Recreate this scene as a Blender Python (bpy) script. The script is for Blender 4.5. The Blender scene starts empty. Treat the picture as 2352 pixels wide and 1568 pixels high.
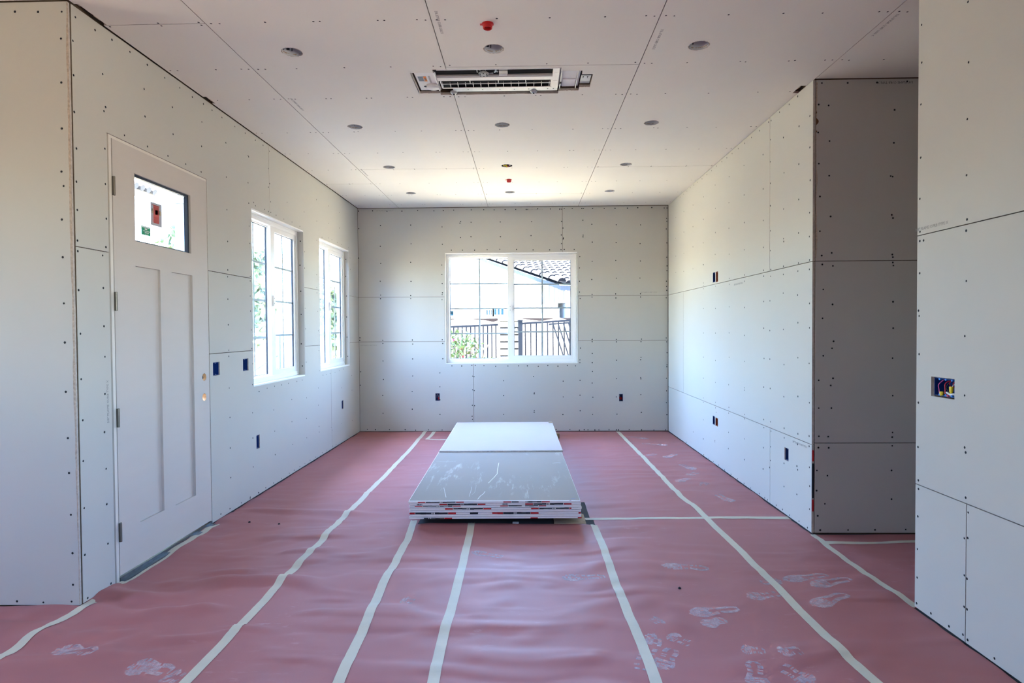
import bpy, bmesh, math, random
import numpy as np
from mathutils import Matrix, Vector, Euler

random.seed(7)
sc = bpy.context.scene
COL = sc.collection

# ---------------------------------------------------------------- camera
F, PITCH, YAW, ROLL, CAMZ = 1410.23, 0.020732, -0.021735, -0.006259, 1.4084
def cam_axes():
    fw = Vector((math.sin(YAW)*math.cos(PITCH), math.cos(YAW)*math.cos(PITCH), -math.sin(PITCH)))
    r0 = Vector((math.cos(YAW), -math.sin(YAW), 0)); u0 = r0.cross(fw)
    r = math.cos(ROLL)*r0 + math.sin(ROLL)*u0
    u = -math.sin(ROLL)*r0 + math.cos(ROLL)*u0
    return r, u, fw
CR, CU, CF = cam_axes()
cam = bpy.data.cameras.new('camera')
cam.sensor_fit = 'HORIZONTAL'; cam.sensor_width = 36.0; cam.lens = F/2352*36.0
cam.clip_start = 0.05; cam.clip_end = 400
cam_ob = bpy.data.objects.new('camera', cam); COL.objects.link(cam_ob)
m = Matrix(((CR.x, CU.x, -CF.x, 0), (CR.y, CU.y, -CF.y, 0), (CR.z, CU.z, -CF.z, CAMZ), (0, 0, 0, 1)))
cam_ob.matrix_world = m
sc.camera = cam_ob

# ---------------------------------------------------------------- world, sun, exposure
SUN_EL, SUN_AZ = math.radians(71), Vector((-0.90, -0.43, 0)).normalized()   # horizontal direction towards the sun
world = bpy.data.worlds.new('world'); sc.world = world
world.use_nodes = True
wn = world.node_tree.nodes; wl = world.node_tree.links
for n in list(wn): wn.remove(n)
wo = wn.new('ShaderNodeOutputWorld'); wb = wn.new('ShaderNodeBackground'); ws = wn.new('ShaderNodeTexSky')
ws.sky_type = 'NISHITA'; ws.sun_disc = False
ws.sun_elevation = SUN_EL; ws.sun_rotation = math.atan2(SUN_AZ.x, SUN_AZ.y)
ws.air_density = 1.0; ws.dust_density = 0.6; ws.ozone_density = 2.5
wb.inputs['Strength'].default_value = 2.0
wt = wn.new('ShaderNodeMix'); wt.data_type = 'RGBA'; wt.blend_type = 'MULTIPLY'; wt.inputs[0].default_value = 1.0
wt.inputs[7].default_value = (0.91, 0.975, 1.07, 1)          # a slightly deeper blue sky all round
wl.new(ws.outputs[0], wt.inputs[6]); wl.new(wt.outputs[2], wb.inputs[0]); wl.new(wb.outputs[0], wo.inputs[0])
sun = bpy.data.lights.new('sun', 'SUN'); sun.energy = 21.0; sun.angle = math.radians(0.53); sun.color = (1.0, 0.93, 0.82)
sun_ob = bpy.data.objects.new('sun', sun); COL.objects.link(sun_ob)
sd = Vector((SUN_AZ.x*math.cos(SUN_EL), SUN_AZ.y*math.cos(SUN_EL), math.sin(SUN_EL)))
sun_ob.rotation_euler = sd.to_track_quat('Z', 'Y').to_euler(); sun_ob.location = (0, 0, 30)
vs = sc.view_settings
sc.display_settings.display_device = 'sRGB'
vs.view_transform = 'Standard'; vs.look = 'None'; vs.gamma = 1.0; vs.use_curve_mapping = False
vs.exposure = 2.12
cy = sc.cycles
cy.use_denoising = True
cy.max_bounces = 14; cy.diffuse_bounces = 9; cy.glossy_bounces = 3; cy.transparent_max_bounces = 16; cy.transmission_bounces = 4
cy.sample_clamp_indirect = 12.0
cy.caustics_reflective = False; cy.caustics_refractive = False

# ---------------------------------------------------------------- room numbers (metres)
XL, XR, YB, H = -2.2758, 1.9321, 8.356, 3.0617
YL, YN, YR = 3.068, 3.0766, 4.1774
YREAR, XFAR = -4.3, -6.2
BT = 0.0165     # drywall thickness

def ray(u, v):
    return CF + CR*((u-1176)/F) - CU*((v-784)/F)
O0 = Vector((0, 0, CAMZ))
def onX(u, v, X): d = ray(u, v); return O0 + d*(X/d.x)
def onY(u, v, Y): d = ray(u, v); return O0 + d*(Y/d.y)
def onZ(u, v, Z): d = ray(u, v); return O0 + d*((Z-CAMZ)/d.z)

# ---------------------------------------------------------------- materials
MATS = {}
def mat(name, color, rough=0.7, spec=0.3, metal=0.0, noise=None, bump=None, sheen=0):
    """noise = (scale, amount, (sx, sy, sz)); bump = (scale, strength, distance)"""
    if name in MATS: return MATS[name]
    M = bpy.data.materials.new(name); M.use_nodes = True
    nt = M.node_tree; b = nt.nodes['Principled BSDF']
    b.inputs['Base Color'].default_value = (*color, 1); b.inputs['Roughness'].default_value = rough
    b.inputs['Metallic'].default_value = metal; b.inputs['Specular IOR Level'].default_value = spec
    if noise or bump:
        tc = nt.nodes.new('ShaderNodeTexCoord')
    if noise:
        mp = nt.nodes.new('ShaderNodeMapping'); mp.inputs['Scale'].default_value = noise[2] if len(noise) > 2 else (1, 1, 1)
        nz = nt.nodes.new('ShaderNodeTexNoise'); nz.inputs['Scale'].default_value = noise[0]; nz.inputs['Detail'].default_value = 4
        mx = nt.nodes.new('ShaderNodeMix'); mx.data_type = 'RGBA'
        a = noise[1]
        mx.inputs[6].default_value = (*[c*(1-a) for c in color], 1); mx.inputs[7].default_value = (*[min(1, c*(1+a)) for c in color], 1)
        nt.links.new(tc.outputs['Object'], mp.inputs[0]); nt.links.new(mp.outputs[0], nz.inputs['Vector'])
        nt.links.new(nz.outputs['Fac'], mx.inputs[0]); nt.links.new(mx.outputs[2], b.inputs['Base Color'])
    if bump:
        n2 = nt.nodes.new('ShaderNodeTexNoise'); n2.inputs['Scale'].default_value = bump[0]; n2.inputs['Detail'].default_value = 3
        bp = nt.nodes.new('ShaderNodeBump'); bp.inputs['Strength'].default_value = bump[1]; bp.inputs['Distance'].default_value = bump[2]
        nt.links.new(tc.outputs['Object'], n2.inputs['Vector']); nt.links.new(n2.outputs['Fac'], bp.inputs['Height'])
        nt.links.new(bp.outputs['Normal'], b.inputs['Normal'])
    MATS[name] = M
    return M

def scuffed(name, color, scuff, rough, scale, thresh, stretch=(1, 1, 1), amount=0.6, spec=0.3, noise=0.06):
    """base colour with faint pale scuffs where a stretched noise passes a threshold"""
    if name in MATS: return MATS[name]
    M = bpy.data.materials.new(name); M.use_nodes = True
    nt = M.node_tree; N = nt.nodes; L = nt.links; b = N['Principled BSDF']
    b.inputs['Roughness'].default_value = rough; b.inputs['Specular IOR Level'].default_value = spec
    tc = N.new('ShaderNodeTexCoord')
    n0 = N.new('ShaderNodeTexNoise'); n0.inputs['Scale'].default_value = 2.2; n0.inputs['Detail'].default_value = 6
    m0 = N.new('ShaderNodeMix'); m0.data_type = 'RGBA'
    m0.inputs[6].default_value = (*[c*(1-noise) for c in color], 1); m0.inputs[7].default_value = (*[c*(1+noise) for c in color], 1)
    L.new(tc.outputs['Object'], n0.inputs['Vector']); L.new(n0.outputs['Fac'], m0.inputs[0])
    mp = N.new('ShaderNodeMapping'); mp.inputs['Scale'].default_value = stretch
    n1 = N.new('ShaderNodeTexNoise'); n1.inputs['Scale'].default_value = scale; n1.inputs['Detail'].default_value = 8; n1.inputs['Roughness'].default_value = 0.72
    r1 = N.new('ShaderNodeMapRange'); r1.inputs['From Min'].default_value = thresh; r1.inputs['From Max'].default_value = thresh+0.12
    r1.inputs['To Max'].default_value = amount
    n2 = N.new('ShaderNodeTexNoise'); n2.inputs['Scale'].default_value = 1.3
    r2 = N.new('ShaderNodeMapRange'); r2.inputs['From Min'].default_value = 0.48; r2.inputs['From Max'].default_value = 0.66
    mu = N.new('ShaderNodeMath'); mu.operation = 'MULTIPLY'
    m1 = N.new('ShaderNodeMix'); m1.data_type = 'RGBA'; m1.inputs[7].default_value = (*scuff, 1)
    L.new(tc.outputs['Object'], mp.inputs[0]); L.new(mp.outputs[0], n1.inputs['Vector']); L.new(n1.outputs['Fac'], r1.inputs['Value'])
    L.new(tc.outputs['Object'], n2.inputs['Vector']); L.new(n2.outputs['Fac'], r2.inputs['Value'])
    L.new(r1.outputs[0], mu.inputs[0]); L.new(r2.outputs[0], mu.inputs[1]); L.new(mu.outputs[0], m1.inputs[0])
    L.new(m0.outputs[2], m1.inputs[6]); L.new(m1.outputs[2], b.inputs['Base Color'])
    # fine grain
    n3 = N.new('ShaderNodeTexNoise'); n3.inputs['Scale'].default_value = 180; n3.inputs['Detail'].default_value = 2
    bp = N.new('ShaderNodeBump'); bp.inputs['Strength'].default_value = 0.12; bp.inputs['Distance'].default_value = 0.001
    L.new(tc.outputs['Object'], n3.inputs['Vector']); L.new(n3.outputs['Fac'], bp.inputs['Height']); L.new(bp.outputs['Normal'], b.inputs['Normal'])
    MATS[name] = M
    return M

def glass_mat():
    M = bpy.data.materials.new('window_glass'); M.use_nodes = True
    nt = M.node_tree; N = nt.nodes; L = nt.links
    for n in list(N): N.remove(n)
    o = N.new('ShaderNodeOutputMaterial'); mx = N.new('ShaderNodeMixShader'); t = N.new('ShaderNodeBsdfTransparent'); g = N.new('ShaderNodeBsdfGlossy')
    t.inputs[0].default_value = (0.93, 0.96, 0.96, 1); g.inputs['Roughness'].default_value = 0.02
    lw = N.new('ShaderNodeLayerWeight'); lw.inputs[0].default_value = 0.5      # facing: 1 - |cos|, the same from both sides
    pw = N.new('ShaderNodeMath'); pw.operation = 'POWER'; pw.inputs[1].default_value = 5
    ma = N.new('ShaderNodeMath'); ma.operation = 'MULTIPLY_ADD'; ma.inputs[1].default_value = 0.9; ma.inputs[2].default_value = 0.03
    L.new(lw.outputs['Facing'], pw.inputs[0]); L.new(pw.outputs[0], ma.inputs[0]); L.new(ma.outputs[0], mx.inputs[0]); L.new(t.outputs[0], mx.inputs[1]); L.new(g.outputs[0], mx.inputs[2]); L.new(mx.outputs[0], o.inputs[0])
    return M

def dust_mat():
    """pale gypsum dust lying thinly on the paper: broken up by noise, partly see-through"""
    M = bpy.data.materials.new('gypsum_dust'); M.use_nodes = True
    nt = M.node_tree; N = nt.nodes; L = nt.links
    b = N['Principled BSDF']; b.inputs['Base Color'].default_value = (0.72, 0.66, 0.70, 1); b.inputs['Roughness'].default_value = 0.9
    tc = N.new('ShaderNodeTexCoord'); nz = N.new('ShaderNodeTexNoise'); nz.inputs['Scale'].default_value = 38; nz.inputs['Detail'].default_value = 6
    nz.inputs['Roughness'].default_value = 0.75
    mr = N.new('ShaderNodeMapRange'); mr.inputs['From Min'].default_value = 0.28; mr.inputs['From Max'].default_value = 0.72; mr.inputs['To Min'].default_value = 0.14; mr.inputs['To Max'].default_value = 0.62
    L.new(tc.outputs['Object'], nz.inputs['Vector']); L.new(nz.outputs['Fac'], mr.inputs['Value'])
    L.new(mr.outputs[0], b.inputs['Alpha'])
    return M

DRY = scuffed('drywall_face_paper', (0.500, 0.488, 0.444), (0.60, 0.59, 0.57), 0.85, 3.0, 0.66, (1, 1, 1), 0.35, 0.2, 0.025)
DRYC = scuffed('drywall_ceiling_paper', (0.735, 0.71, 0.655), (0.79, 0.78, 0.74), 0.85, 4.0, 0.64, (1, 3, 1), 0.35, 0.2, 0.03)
DRYD = scuffed('drywall_hall_shaded_paper', (0.485, 0.468, 0.445), (0.56, 0.55, 0.54), 0.85, 4.0, 0.66, (1, 1, 1), 0.3, 0.2, 0.03)  # hallway's shade put into a slightly darker copy of the board colour
EDGE = mat('drywall_cut_edge', (0.47, 0.42, 0.375), 0.9, 0.1, noise=(60, 0.35))
BACK = mat('dark_framing_lumber', (0.10, 0.07, 0.045), 0.9, 0.1, noise=(8, 0.3, (1, 1, 8)))
SCREW = mat('black_screw_head', (0.012, 0.012, 0.014), 0.6, 0.2)
VINYL = mat('white_vinyl', (0.80, 0.80, 0.78), 0.35, 0.4)
GRID = mat('grid_bar_white', (0.50, 0.54, 0.57), 0.5, 0.2)
GLASS = glass_mat()
SPACER = mat('dark_glazing_spacer', (0.035, 0.045, 0.06), 0.5)
DOORW = mat('primed_door_paint', (0.535, 0.49, 0.445), 0.65, 0.25, noise=(3, 0.03, (1, 1, 6)))
JAMBW = mat('primed_jamb_paint', (0.66, 0.62, 0.55), 0.55, 0.3, noise=(12, 0.05))
BRASS = mat('aged_hinge_metal', (0.16, 0.14, 0.11), 0.45, 0.5, 0.6)
ALU = mat('dark_threshold_metal', (0.10, 0.105, 0.11), 0.35, 0.5, 0.7, noise=(30, 0.5))
RAWWOOD = mat('raw_bored_wood', (0.62, 0.40, 0.22), 0.8, 0.2, noise=(40, 0.2))
BLUEBOX = mat('blue_box_plastic', (0.006, 0.035, 0.18), 0.4, 0.4)
ORANGEBOX = mat('orange_box_plastic', (0.30, 0.055, 0.012), 0.45, 0.4)
BLACKBOX = mat('dark_box_inside', (0.006, 0.008, 0.02), 0.6)
WRED = mat('red_wire', (0.50, 0.02, 0.035), 0.4)
WPINK = mat('pink_wire', (0.60, 0.10, 0.32), 0.4)
WBLACK = mat('black_wire', (0.01, 0.01, 0.01), 0.4)
WWHITE = mat('white_wire', (0.68, 0.68, 0.66), 0.4)
YNUT = mat('yellow_connector', (0.75, 0.58, 0.03), 0.45)
REDNUT = mat('red_connector', (0.55, 0.025, 0.03), 0.4)
REDCAP = mat('red_cap_plastic', (0.50, 0.012, 0.012), 0.35, 0.5)
GALV = mat('galvanised_steel', (0.42, 0.44, 0.46), 0.45, 0.5, 0.55, noise=(14, 0.12))
CANIN = mat('can_inner_metal', (0.62, 0.64, 0.67), 0.6, 0.3)
CANDARK = mat('can_slot_dark', (0.02, 0.02, 0.025), 0.7)
TORN = mat('torn_paper_rim', (0.44, 0.36, 0.29), 0.95, 0.1, noise=(90, 0.5))
ACWHITE = mat('unit_white_plastic', (0.74, 0.73, 0.71), 0.4, 0.4)
ACFOAM = mat('unit_white_foam', (0.84, 0.85, 0.84), 0.8, 0.2, noise=(20, 0.06))
ACGREY = mat('unit_grey_foam', (0.40, 0.375, 0.365), 0.8)
ACBLACK = mat('unit_coil_black', (0.005, 0.005, 0.006), 0.7, 0.1)
ORANGE = mat('warning_orange', (0.70, 0.19, 0.02), 0.6)
LABELG = mat('label_grey_print', (0.36, 0.41, 0.46), 0.6, noise=(160, 0.3))
PRINT = mat('grey_ink', (0.30, 0.29, 0.28), 0.9, 0.1)
PRINTD = mat('grey_ink_dark', (0.10, 0.10, 0.10), 0.9, 0.1)
PAPER = scuffed('red_rosin_paper', (0.370, 0.146, 0.146), (0.56, 0.40, 0.42), 0.56, 9.0, 0.58, (1, 2.6, 1), 0.34, 0.36, 0.07)
TAPE = mat('masking_tape', (0.56, 0.54, 0.43), 0.6, 0.3, noise=(18, 0.06), bump=(60, 0.25, 0.002))
DUST = dust_mat()
CONC = mat('concrete_slab', (0.07, 0.075, 0.08), 0.9, 0.2, noise=(6, 0.25))
STKTOP = scuffed('grey_board_paper', (0.315, 0.285, 0.250), (0.66, 0.64, 0.61), 0.85, 2.2, 0.56, (7, 1.2, 1), 0.5, 0.12, 0.04)
STKWHITE = mat('white_board_face', (0.47, 0.415, 0.385), 0.85, 0.12, noise=(5, 0.02))
STKEDGE = mat('board_side_paper', (0.80, 0.78, 0.75), 0.8, 0.2, noise=(30, 0.1))
ENDTAPE = mat('board_end_tape', (0.84, 0.82, 0.81), 0.6, 0.3, noise=(50, 0.05))
INKRED = mat('red_print', (0.48, 0.012, 0.018), 0.6)
INKBLACK = mat('black_print', (0.010, 0.011, 0.018), 0.6)
SKID = mat('rough_skid_lumber', (0.32, 0.24, 0.15), 0.9, 0.1, noise=(10, 0.3, (1, 8, 1)))
CARD = mat('beige_cardboard', (0.46, 0.38, 0.27), 0.9, 0.1, noise=(30, 0.15))
SCRATCH = mat('white_gypsum_scratch', (0.85, 0.86, 0.87), 0.9, 0.1)
STUCCO = mat('white_stucco', (0.36, 0.345, 0.32), 0.95, 0.1, noise=(30, 0.06))
SIDING = mat('pale_siding', (0.30, 0.30, 0.305), 0.8, 0.2)
TILE = mat('clay_roof_tile', (0.045, 0.040, 0.038), 0.85, 0.2, noise=(7, 0.25))
TILEDARK = mat('roof_underlay_and_tile_shade', (0.006, 0.006, 0.007), 0.95, 0.02)
FASCIA = mat('grey_fascia_paint', (0.035, 0.038, 0.045), 0.8, 0.1)
IRON = mat('dark_iron_paint', (0.008, 0.010, 0.014), 0.7, 0.08)
BLOCK = mat('split_face_block', (0.20, 0.19, 0.175), 0.95, 0.1, noise=(20, 0.15), bump=(40, 0.5, 0.01))
SAND = mat('sandy_bank', (0.115, 0.088, 0.066), 0.95, 0.1, noise=(5, 0.35), bump=(12, 0.8, 0.05))
GROUND = mat('pale_concrete_ground', (0.64, 0.50, 0.30), 0.95, 0.1, noise=(0.8, 0.12))
LEAF = mat('green_leaf', (0.045, 0.075, 0.030), 0.7, 0.15, noise=(3, 0.5))
LEAF2 = mat('pale_green_leaf', (0.19, 0.25, 0.15), 0.7, 0.2, noise=(2, 0.5))
FLOWER = mat('pink_flower', (0.20, 0.012, 0.035), 0.7, 0.1)
BARK = mat('brown_bark', (0.10, 0.07, 0.05), 0.95)
STEEL = mat('grey_steel_tube', (0.12, 0.15, 0.18), 0.5, 0.4, 0.2)
POSTP = mat('shaded_white_post', (0.16, 0.19, 0.23), 0.7)  # white post; its blue-grey shade is put into the colour
STKGREEN = mat('green_sticker', (0.02, 0.30, 0.14), 0.6)
STKRED = mat('red_sticker', (0.62, 0.13, 0.12), 0.6)
STKGREY = mat('grey_sticker', (0.42, 0.42, 0.46), 0.6)
STKWH = mat('white_sticker', (0.66, 0.66, 0.66), 0.6)
REFTEAL = mat('teal_pane', (0.02, 0.05, 0.055), 0.4, 0.1)

# ---------------------------------------------------------------- mesh helpers
class MB:
    def __init__(s): s.v = []; s.f = []; s.m = []; s.mats = []
    def mi(s, M):
        if M not in s.mats: s.mats.append(M)
        return s.mats.index(M)
    def face(s, pts, M):
        i = len(s.v); s.v += [tuple(p) for p in pts]; s.f.append(tuple(range(i, i+len(pts)))); s.m.append(s.mi(M))
    def box(s, x0, x1, y0, y1, z0, z1, M, T=None):
        P = [Vector((x, y, z)) for x in (x0, x1) for y in (y0, y1) for z in (z0, z1)]
        if T is not None: P = [T @ p for p in P]
        i = len(s.v); s.v += [tuple(p) for p in P]; k = s.mi(M)
        for q in ((0, 1, 3, 2), (4, 6, 7, 5), (0, 4, 5, 1), (2, 3, 7, 6), (0, 2, 6, 4), (1, 5, 7, 3)):
            s.f.append(tuple(i+j for j in q)); s.m.append(k)
    def tube(s, pts, r, M, n=8, cap=True, closed=False):
        pts = [Vector(p) for p in pts]; rings = []; k = s.mi(M); up = None
        for j, p in enumerate(pts):
            a = pts[max(j-1, 0)]; b = pts[min(j+1, len(pts)-1)]; t = (b-a).normalized()
            if up is None: up = t.orthogonal().normalized()
            up = (up - t*up.dot(t)).normalized(); w = t.cross(up)
            rr = r[j] if isinstance(r, (list, tuple)) else r
            i = len(s.v)
            for q in range(n):
                an = 2*math.pi*q/n; s.v.append(tuple(p + (up*math.cos(an)+w*math.sin(an))*rr))
            rings.append(i)
        for a, b in zip(rings, rings[1:]):
            for q in range(n):
                s.f.append((a+q, a+(q+1) % n, b+(q+1) % n, b+q)); s.m.append(k)
        if cap:
            s.f.append(tuple(rings[0]+q for q in reversed(range(n)))); s.m.append(k)
            s.f.append(tuple(rings[-1]+q for q in range(n))); s.m.append(k)
    def lathe(s, prof, M, T=None, n=24):
        """prof: (radius, z) list, open surface of revolution about z"""
        k = s.mi(M); rings = []
        for r, z in prof:
            i = len(s.v); rings.append(i)
            for q in range(n):
                an = 2*math.pi*q/n; p = Vector((r*math.cos(an), r*math.sin(an), z))
                s.v.append(tuple(T @ p if T is not None else p))
        for a, b in zip(rings, rings[1:]):
            for q in range(n):
                s.f.append((a+q, a+(q+1) % n, b+(q+1) % n, b+q)); s.m.append(k)
    def build(s, name, parent=None, smooth=False, bevel=0, recalc=True, world=None):
        me = bpy.data.meshes.new(name); me.from_pydata(s.v, [], s.f)
        for M in s.mats: me.materials.append(M)
        me.polygons.foreach_set('material_index', s.m)
        if recalc or bevel:
            bm = bmesh.new(); bm.from_mesh(me)
            if recalc:
                bmesh.ops.remove_doubles(bm, verts=bm.verts, dist=1e-6)
                bmesh.ops.recalc_face_normals(bm, faces=bm.faces)
            if bevel:
                bmesh.ops.bevel(bm, geom=[e for e in bm.edges if len(e.link_faces) == 2 and e.calc_face_angle(0) > 0.6], offset=bevel, segments=2, affect='EDGES', profile=0.6)
            bm.to_mesh(me); bm.free()
        if smooth: me.polygons.foreach_set('use_smooth', [True]*len(me.polygons))
        me.update()
        o = bpy.data.objects.new(name, me); COL.objects.link(o)
        if parent is not None: o.parent = parent
        return o

def tag(o, label, cat=None, group=None, kind=None):
    if label: o['label'] = label
    if cat: o['category'] = cat
    if group: o['group'] = group
    if kind: o['kind'] = kind
    return o
def empty(name, label=None, cat=None, group=None, kind=None):
    o = bpy.data.objects.new(name, None); o.empty_display_size = 0.1; COL.objects.link(o)
    return tag(o, label, cat, group, kind)

class Frame:
    """a wall plane: u along, v up (or along), n out of the face into the room"""
    def __init__(s, O, U, V, N): s.O, s.U, s.V, s.N = map(Vector, (O, U, V, N))
    def P(s, u, v, n=0.0): return s.O + s.U*u + s.V*v + s.N*n
    def T(s):
        return Matrix(((s.U.x, s.V.x, s.N.x, s.O.x), (s.U.y, s.V.y, s.N.y, s.O.y), (s.U.z, s.V.z, s.N.z, s.O.z), (0, 0, 0, 1)))
    def uv(s, p): d = Vector(p)-s.O; return d.dot(s.U), d.dot(s.V)

FL = Frame((XL, 0, 0), (0, 1, 0), (0, 0, 1), (1, 0, 0))
FR = Frame((XR, 0, 0), (0, 1, 0), (0, 0, 1), (-1, 0, 0))
FB = Frame((0, YB, 0), (1, 0, 0), (0, 0, 1), (0, -1, 0))
FS = Frame((0, YL-BT, 0), (1, 0, 0), (0, 0, 1), (0, -1, 0))
FH = Frame((0, YR, 0), (1, 0, 0), (0, 0, 1), (0, -1, 0))
FC = Frame((0, 0, H), (1, 0, 0), (0, 1, 0), (0, 0, -1))

def plate(name, fr, u0, u1, v0, v1, n0, th, face, edge, holes=(), circles=(), parent=None, back=None):
    """a board with rectangular and round holes; n0 = face level, th = thickness behind it"""
    hs = [h for h in holes if h[0] < u1-1e-4 and h[1] > u0+1e-4 and h[2] < v1-1e-4 and h[3] > v0+1e-4]
    cs = [c for c in circles if u0 < c[0] < u1 and v0 < c[1] < v1]
    sq = [(c[0]-c[2]*1.25, c[0]+c[2]*1.25, c[1]-c[2]*1.25, c[1]+c[2]*1.25) for c in cs]
    us = sorted({u0, u1} | {min(max(x, u0), u1) for h in hs+sq for x in h[:2]})
    vs_ = sorted({v0, v1} | {min(max(x, v0), v1) for h in hs+sq for x in h[2:]})
    b = MB(); solid = {}
    for i in range(len(us)-1):
        for j in range(len(vs_)-1):
            cu, cv = (us[i]+us[i+1])/2, (vs_[j]+vs_[j+1])/2
            solid[i, j] = not any(h[0] < cu < h[1] and h[2] < cv < h[3] for h in hs)
    insq = {}
    for (i, j), v in solid.items():
        cu, cv = (us[i]+us[i+1])/2, (vs_[j]+vs_[j+1])/2
        insq[i, j] = any(h[0] < cu < h[1] and h[2] < cv < h[3] for h in sq)
    for (i, j), v in solid.items():
        if not v: continue
        a, c, d, e = us[i], us[i+1], vs_[j], vs_[j+1]
        if not insq[i, j]:
            b.face([fr.P(a, d, n0), fr.P(c, d, n0), fr.P(c, e, n0), fr.P(a, e, n0)], face)
            b.face([fr.P(a, d, n0-th), fr.P(a, e, n0-th), fr.P(c, e, n0-th), fr.P(c, d, n0-th)], back or edge)
        for di, dj, p, q in ((-1, 0, (a, d), (a, e)), (1, 0, (c, e), (c, d)), (0, -1, (c, d), (a, d)), (0, 1, (a, e), (c, e))):
            if not solid.get((i+di, j+dj), False):
                b.face([fr.P(*p, n0), fr.P(*q, n0), fr.P(*q, n0-th), fr.P(*p, n0-th)], edge)
    for (cu, cv, r), s4 in zip(cs, sq):
        n = 32; ring = []; out = []
        for k in range(n):
            an = 2*math.pi*k/n; x, y = math.cos(an), math.sin(an); t = 1/max(abs(x), abs(y))
            jr = r*(1+random.uniform(-.012, .012))
            ring.append((cu+x*jr, cv+y*jr)); out.append((cu+x*t*r*1.25, cv+y*t*r*1.25))
        for k in range(n):
            l = (k+1) % n
            b.face([fr.P(*ring[k], n0), fr.P(*ring[l], n0), fr.P(*out[l], n0), fr.P(*out[k], n0)], face)
            b.face([fr.P(*ring[k], n0-th), fr.P(*out[k], n0-th), fr.P(*out[l], n0-th), fr.P(*ring[l], n0-th)], back or edge)
            b.face([fr.P(*ring[k], n0), fr.P(*ring[k], n0-th), fr.P(*ring[l], n0-th), fr.P(*ring[l], n0)], TORN if back is None else edge)
    return b.build(name, parent)

def screw_mesh(fr, pts, r=0.0062):
    b = MB()
    for u, v in pts:
        q = random.uniform(0, 1); rr = r*random.uniform(.85, 1.12); n = 8
        ring = [(u+rr*math.cos(q+6.2832*k/n), v+rr*math.sin(q+6.2832*k/n)) for k in range(n)]
        inner = [(u+rr*.55*math.cos(q+6.2832*k/n), v+rr*.55*math.sin(q+6.2832*k/n)) for k in range(n)]
        for k in range(n):
            l = (k+1) % n
            b.face([fr.P(*ring[k], 0.0002), fr.P(*ring[l], 0.0002), fr.P(*inner[l], 0.0011), fr.P(*inner[k], 0.0011)], SCREW)
        b.face([fr.P(*p, 0.0011) for p in inner], SCREW)
    return b

def text_mesh(txt, size, M, T, parent, name='printed_text', extr=0.0002):
    cu = bpy.data.curves.new('t', 'FONT'); cu.body = txt; cu.size = size; cu.extrude = extr; cu.resolution_u = 1; cu.align_x = 'CENTER'; cu.align_y = 'CENTER'
    to = bpy.data.objects.new('t', cu); COL.objects.link(to)
    dg = bpy.context.evaluated_depsgraph_get()
    me = bpy.data.meshes.new_from_object(to.evaluated_get(dg)); me.name = name
    bpy.data.objects.remove(to); bpy.data.curves.remove(cu)
    me.transform(T); me.materials.clear(); me.materials.append(M)
    o = bpy.data.objects.new(name, me); COL.objects.link(o); o.parent = parent
    return o
def wall_text(fr, u, v, txt, size, parent, ang=0, flip=1, M=None):
    """text on a wall face; flip=-1 where u runs right-to-left for the viewer"""
    R = Matrix.Rotation(ang, 4, 'Z')
    T = fr.T() @ Matrix.Translation((u, v, 0.0006)) @ Matrix.Diagonal((flip, 1, 1, 1)) @ R
    return text_mesh(txt, size, M or PRINT, T, parent)

# ---------------------------------------------------------------- openings
DOOR = (3.322, 4.372, -0.05, 2.492)
W1 = (5.078, 6.296, 0.936, 2.428)
W2 = (6.758, 7.912, 0.947, 2.430)
WB = (-1.097, 0.720, 0.935, 2.444)
BOXL = [(4.419, 4.518, 1.078, 1.177), (4.895, 4.993, 1.080, 1.180), (5.121, 5.186, 0.404, 0.520), (7.535, 7.604, 0.425, 0.531)]
BOXB = [(-1.234, -1.175, 0.430, 0.532), (1.270, 1.322, 0.414, 0.513)]
BOXR = [(6.292, 6.374, 1.870, 1.973), (6.204, 6.272, 1.866, 1.973), (6.302, 6.373, 0.410, 0.499), (6.202, 6.284, 0.409, 0.494), (4.545, 4.614, 0.418, 0.512)]
BOXN = [(2.804, 2.963, 1.076, 1.169)]
RIGHT_OPEN = (-0.2, 1.3, 1.15, 2.40)          # unseen opening added beside the viewer to light the door wall
CANS = [(x, y) for y in (3.660, 5.014, 6.264, 7.466) for x in (-1.378, -0.177, 1.027)]
JBOX = CANS.pop(7)            # the middle one of the third row is an open junction box, not a light
AC_HOLES = [(-0.727, -0.570, 3.985, 4.323), (-0.585, 0.240, 3.938, 4.358), (0.230, 0.379, 3.986, 4.311), (0.370, 0.452, 4.042, 4.250)]
C1, C2, C3, C4 = -1.7133, -0.4941, 0.7251, 1.9443

# ---------------------------------------------------------------- structure: floor, ceiling, roof, walls
def structure(o, label, cat=None): return tag(o, label, cat, None, 'structure')
b = MB(); b.box(XFAR-.2, 5.2, YREAR-.2, YB+.2, -0.25, 0.0, CONC)
floor = structure(b.build('floor'), 'bare grey concrete slab under the red paper')

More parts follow.
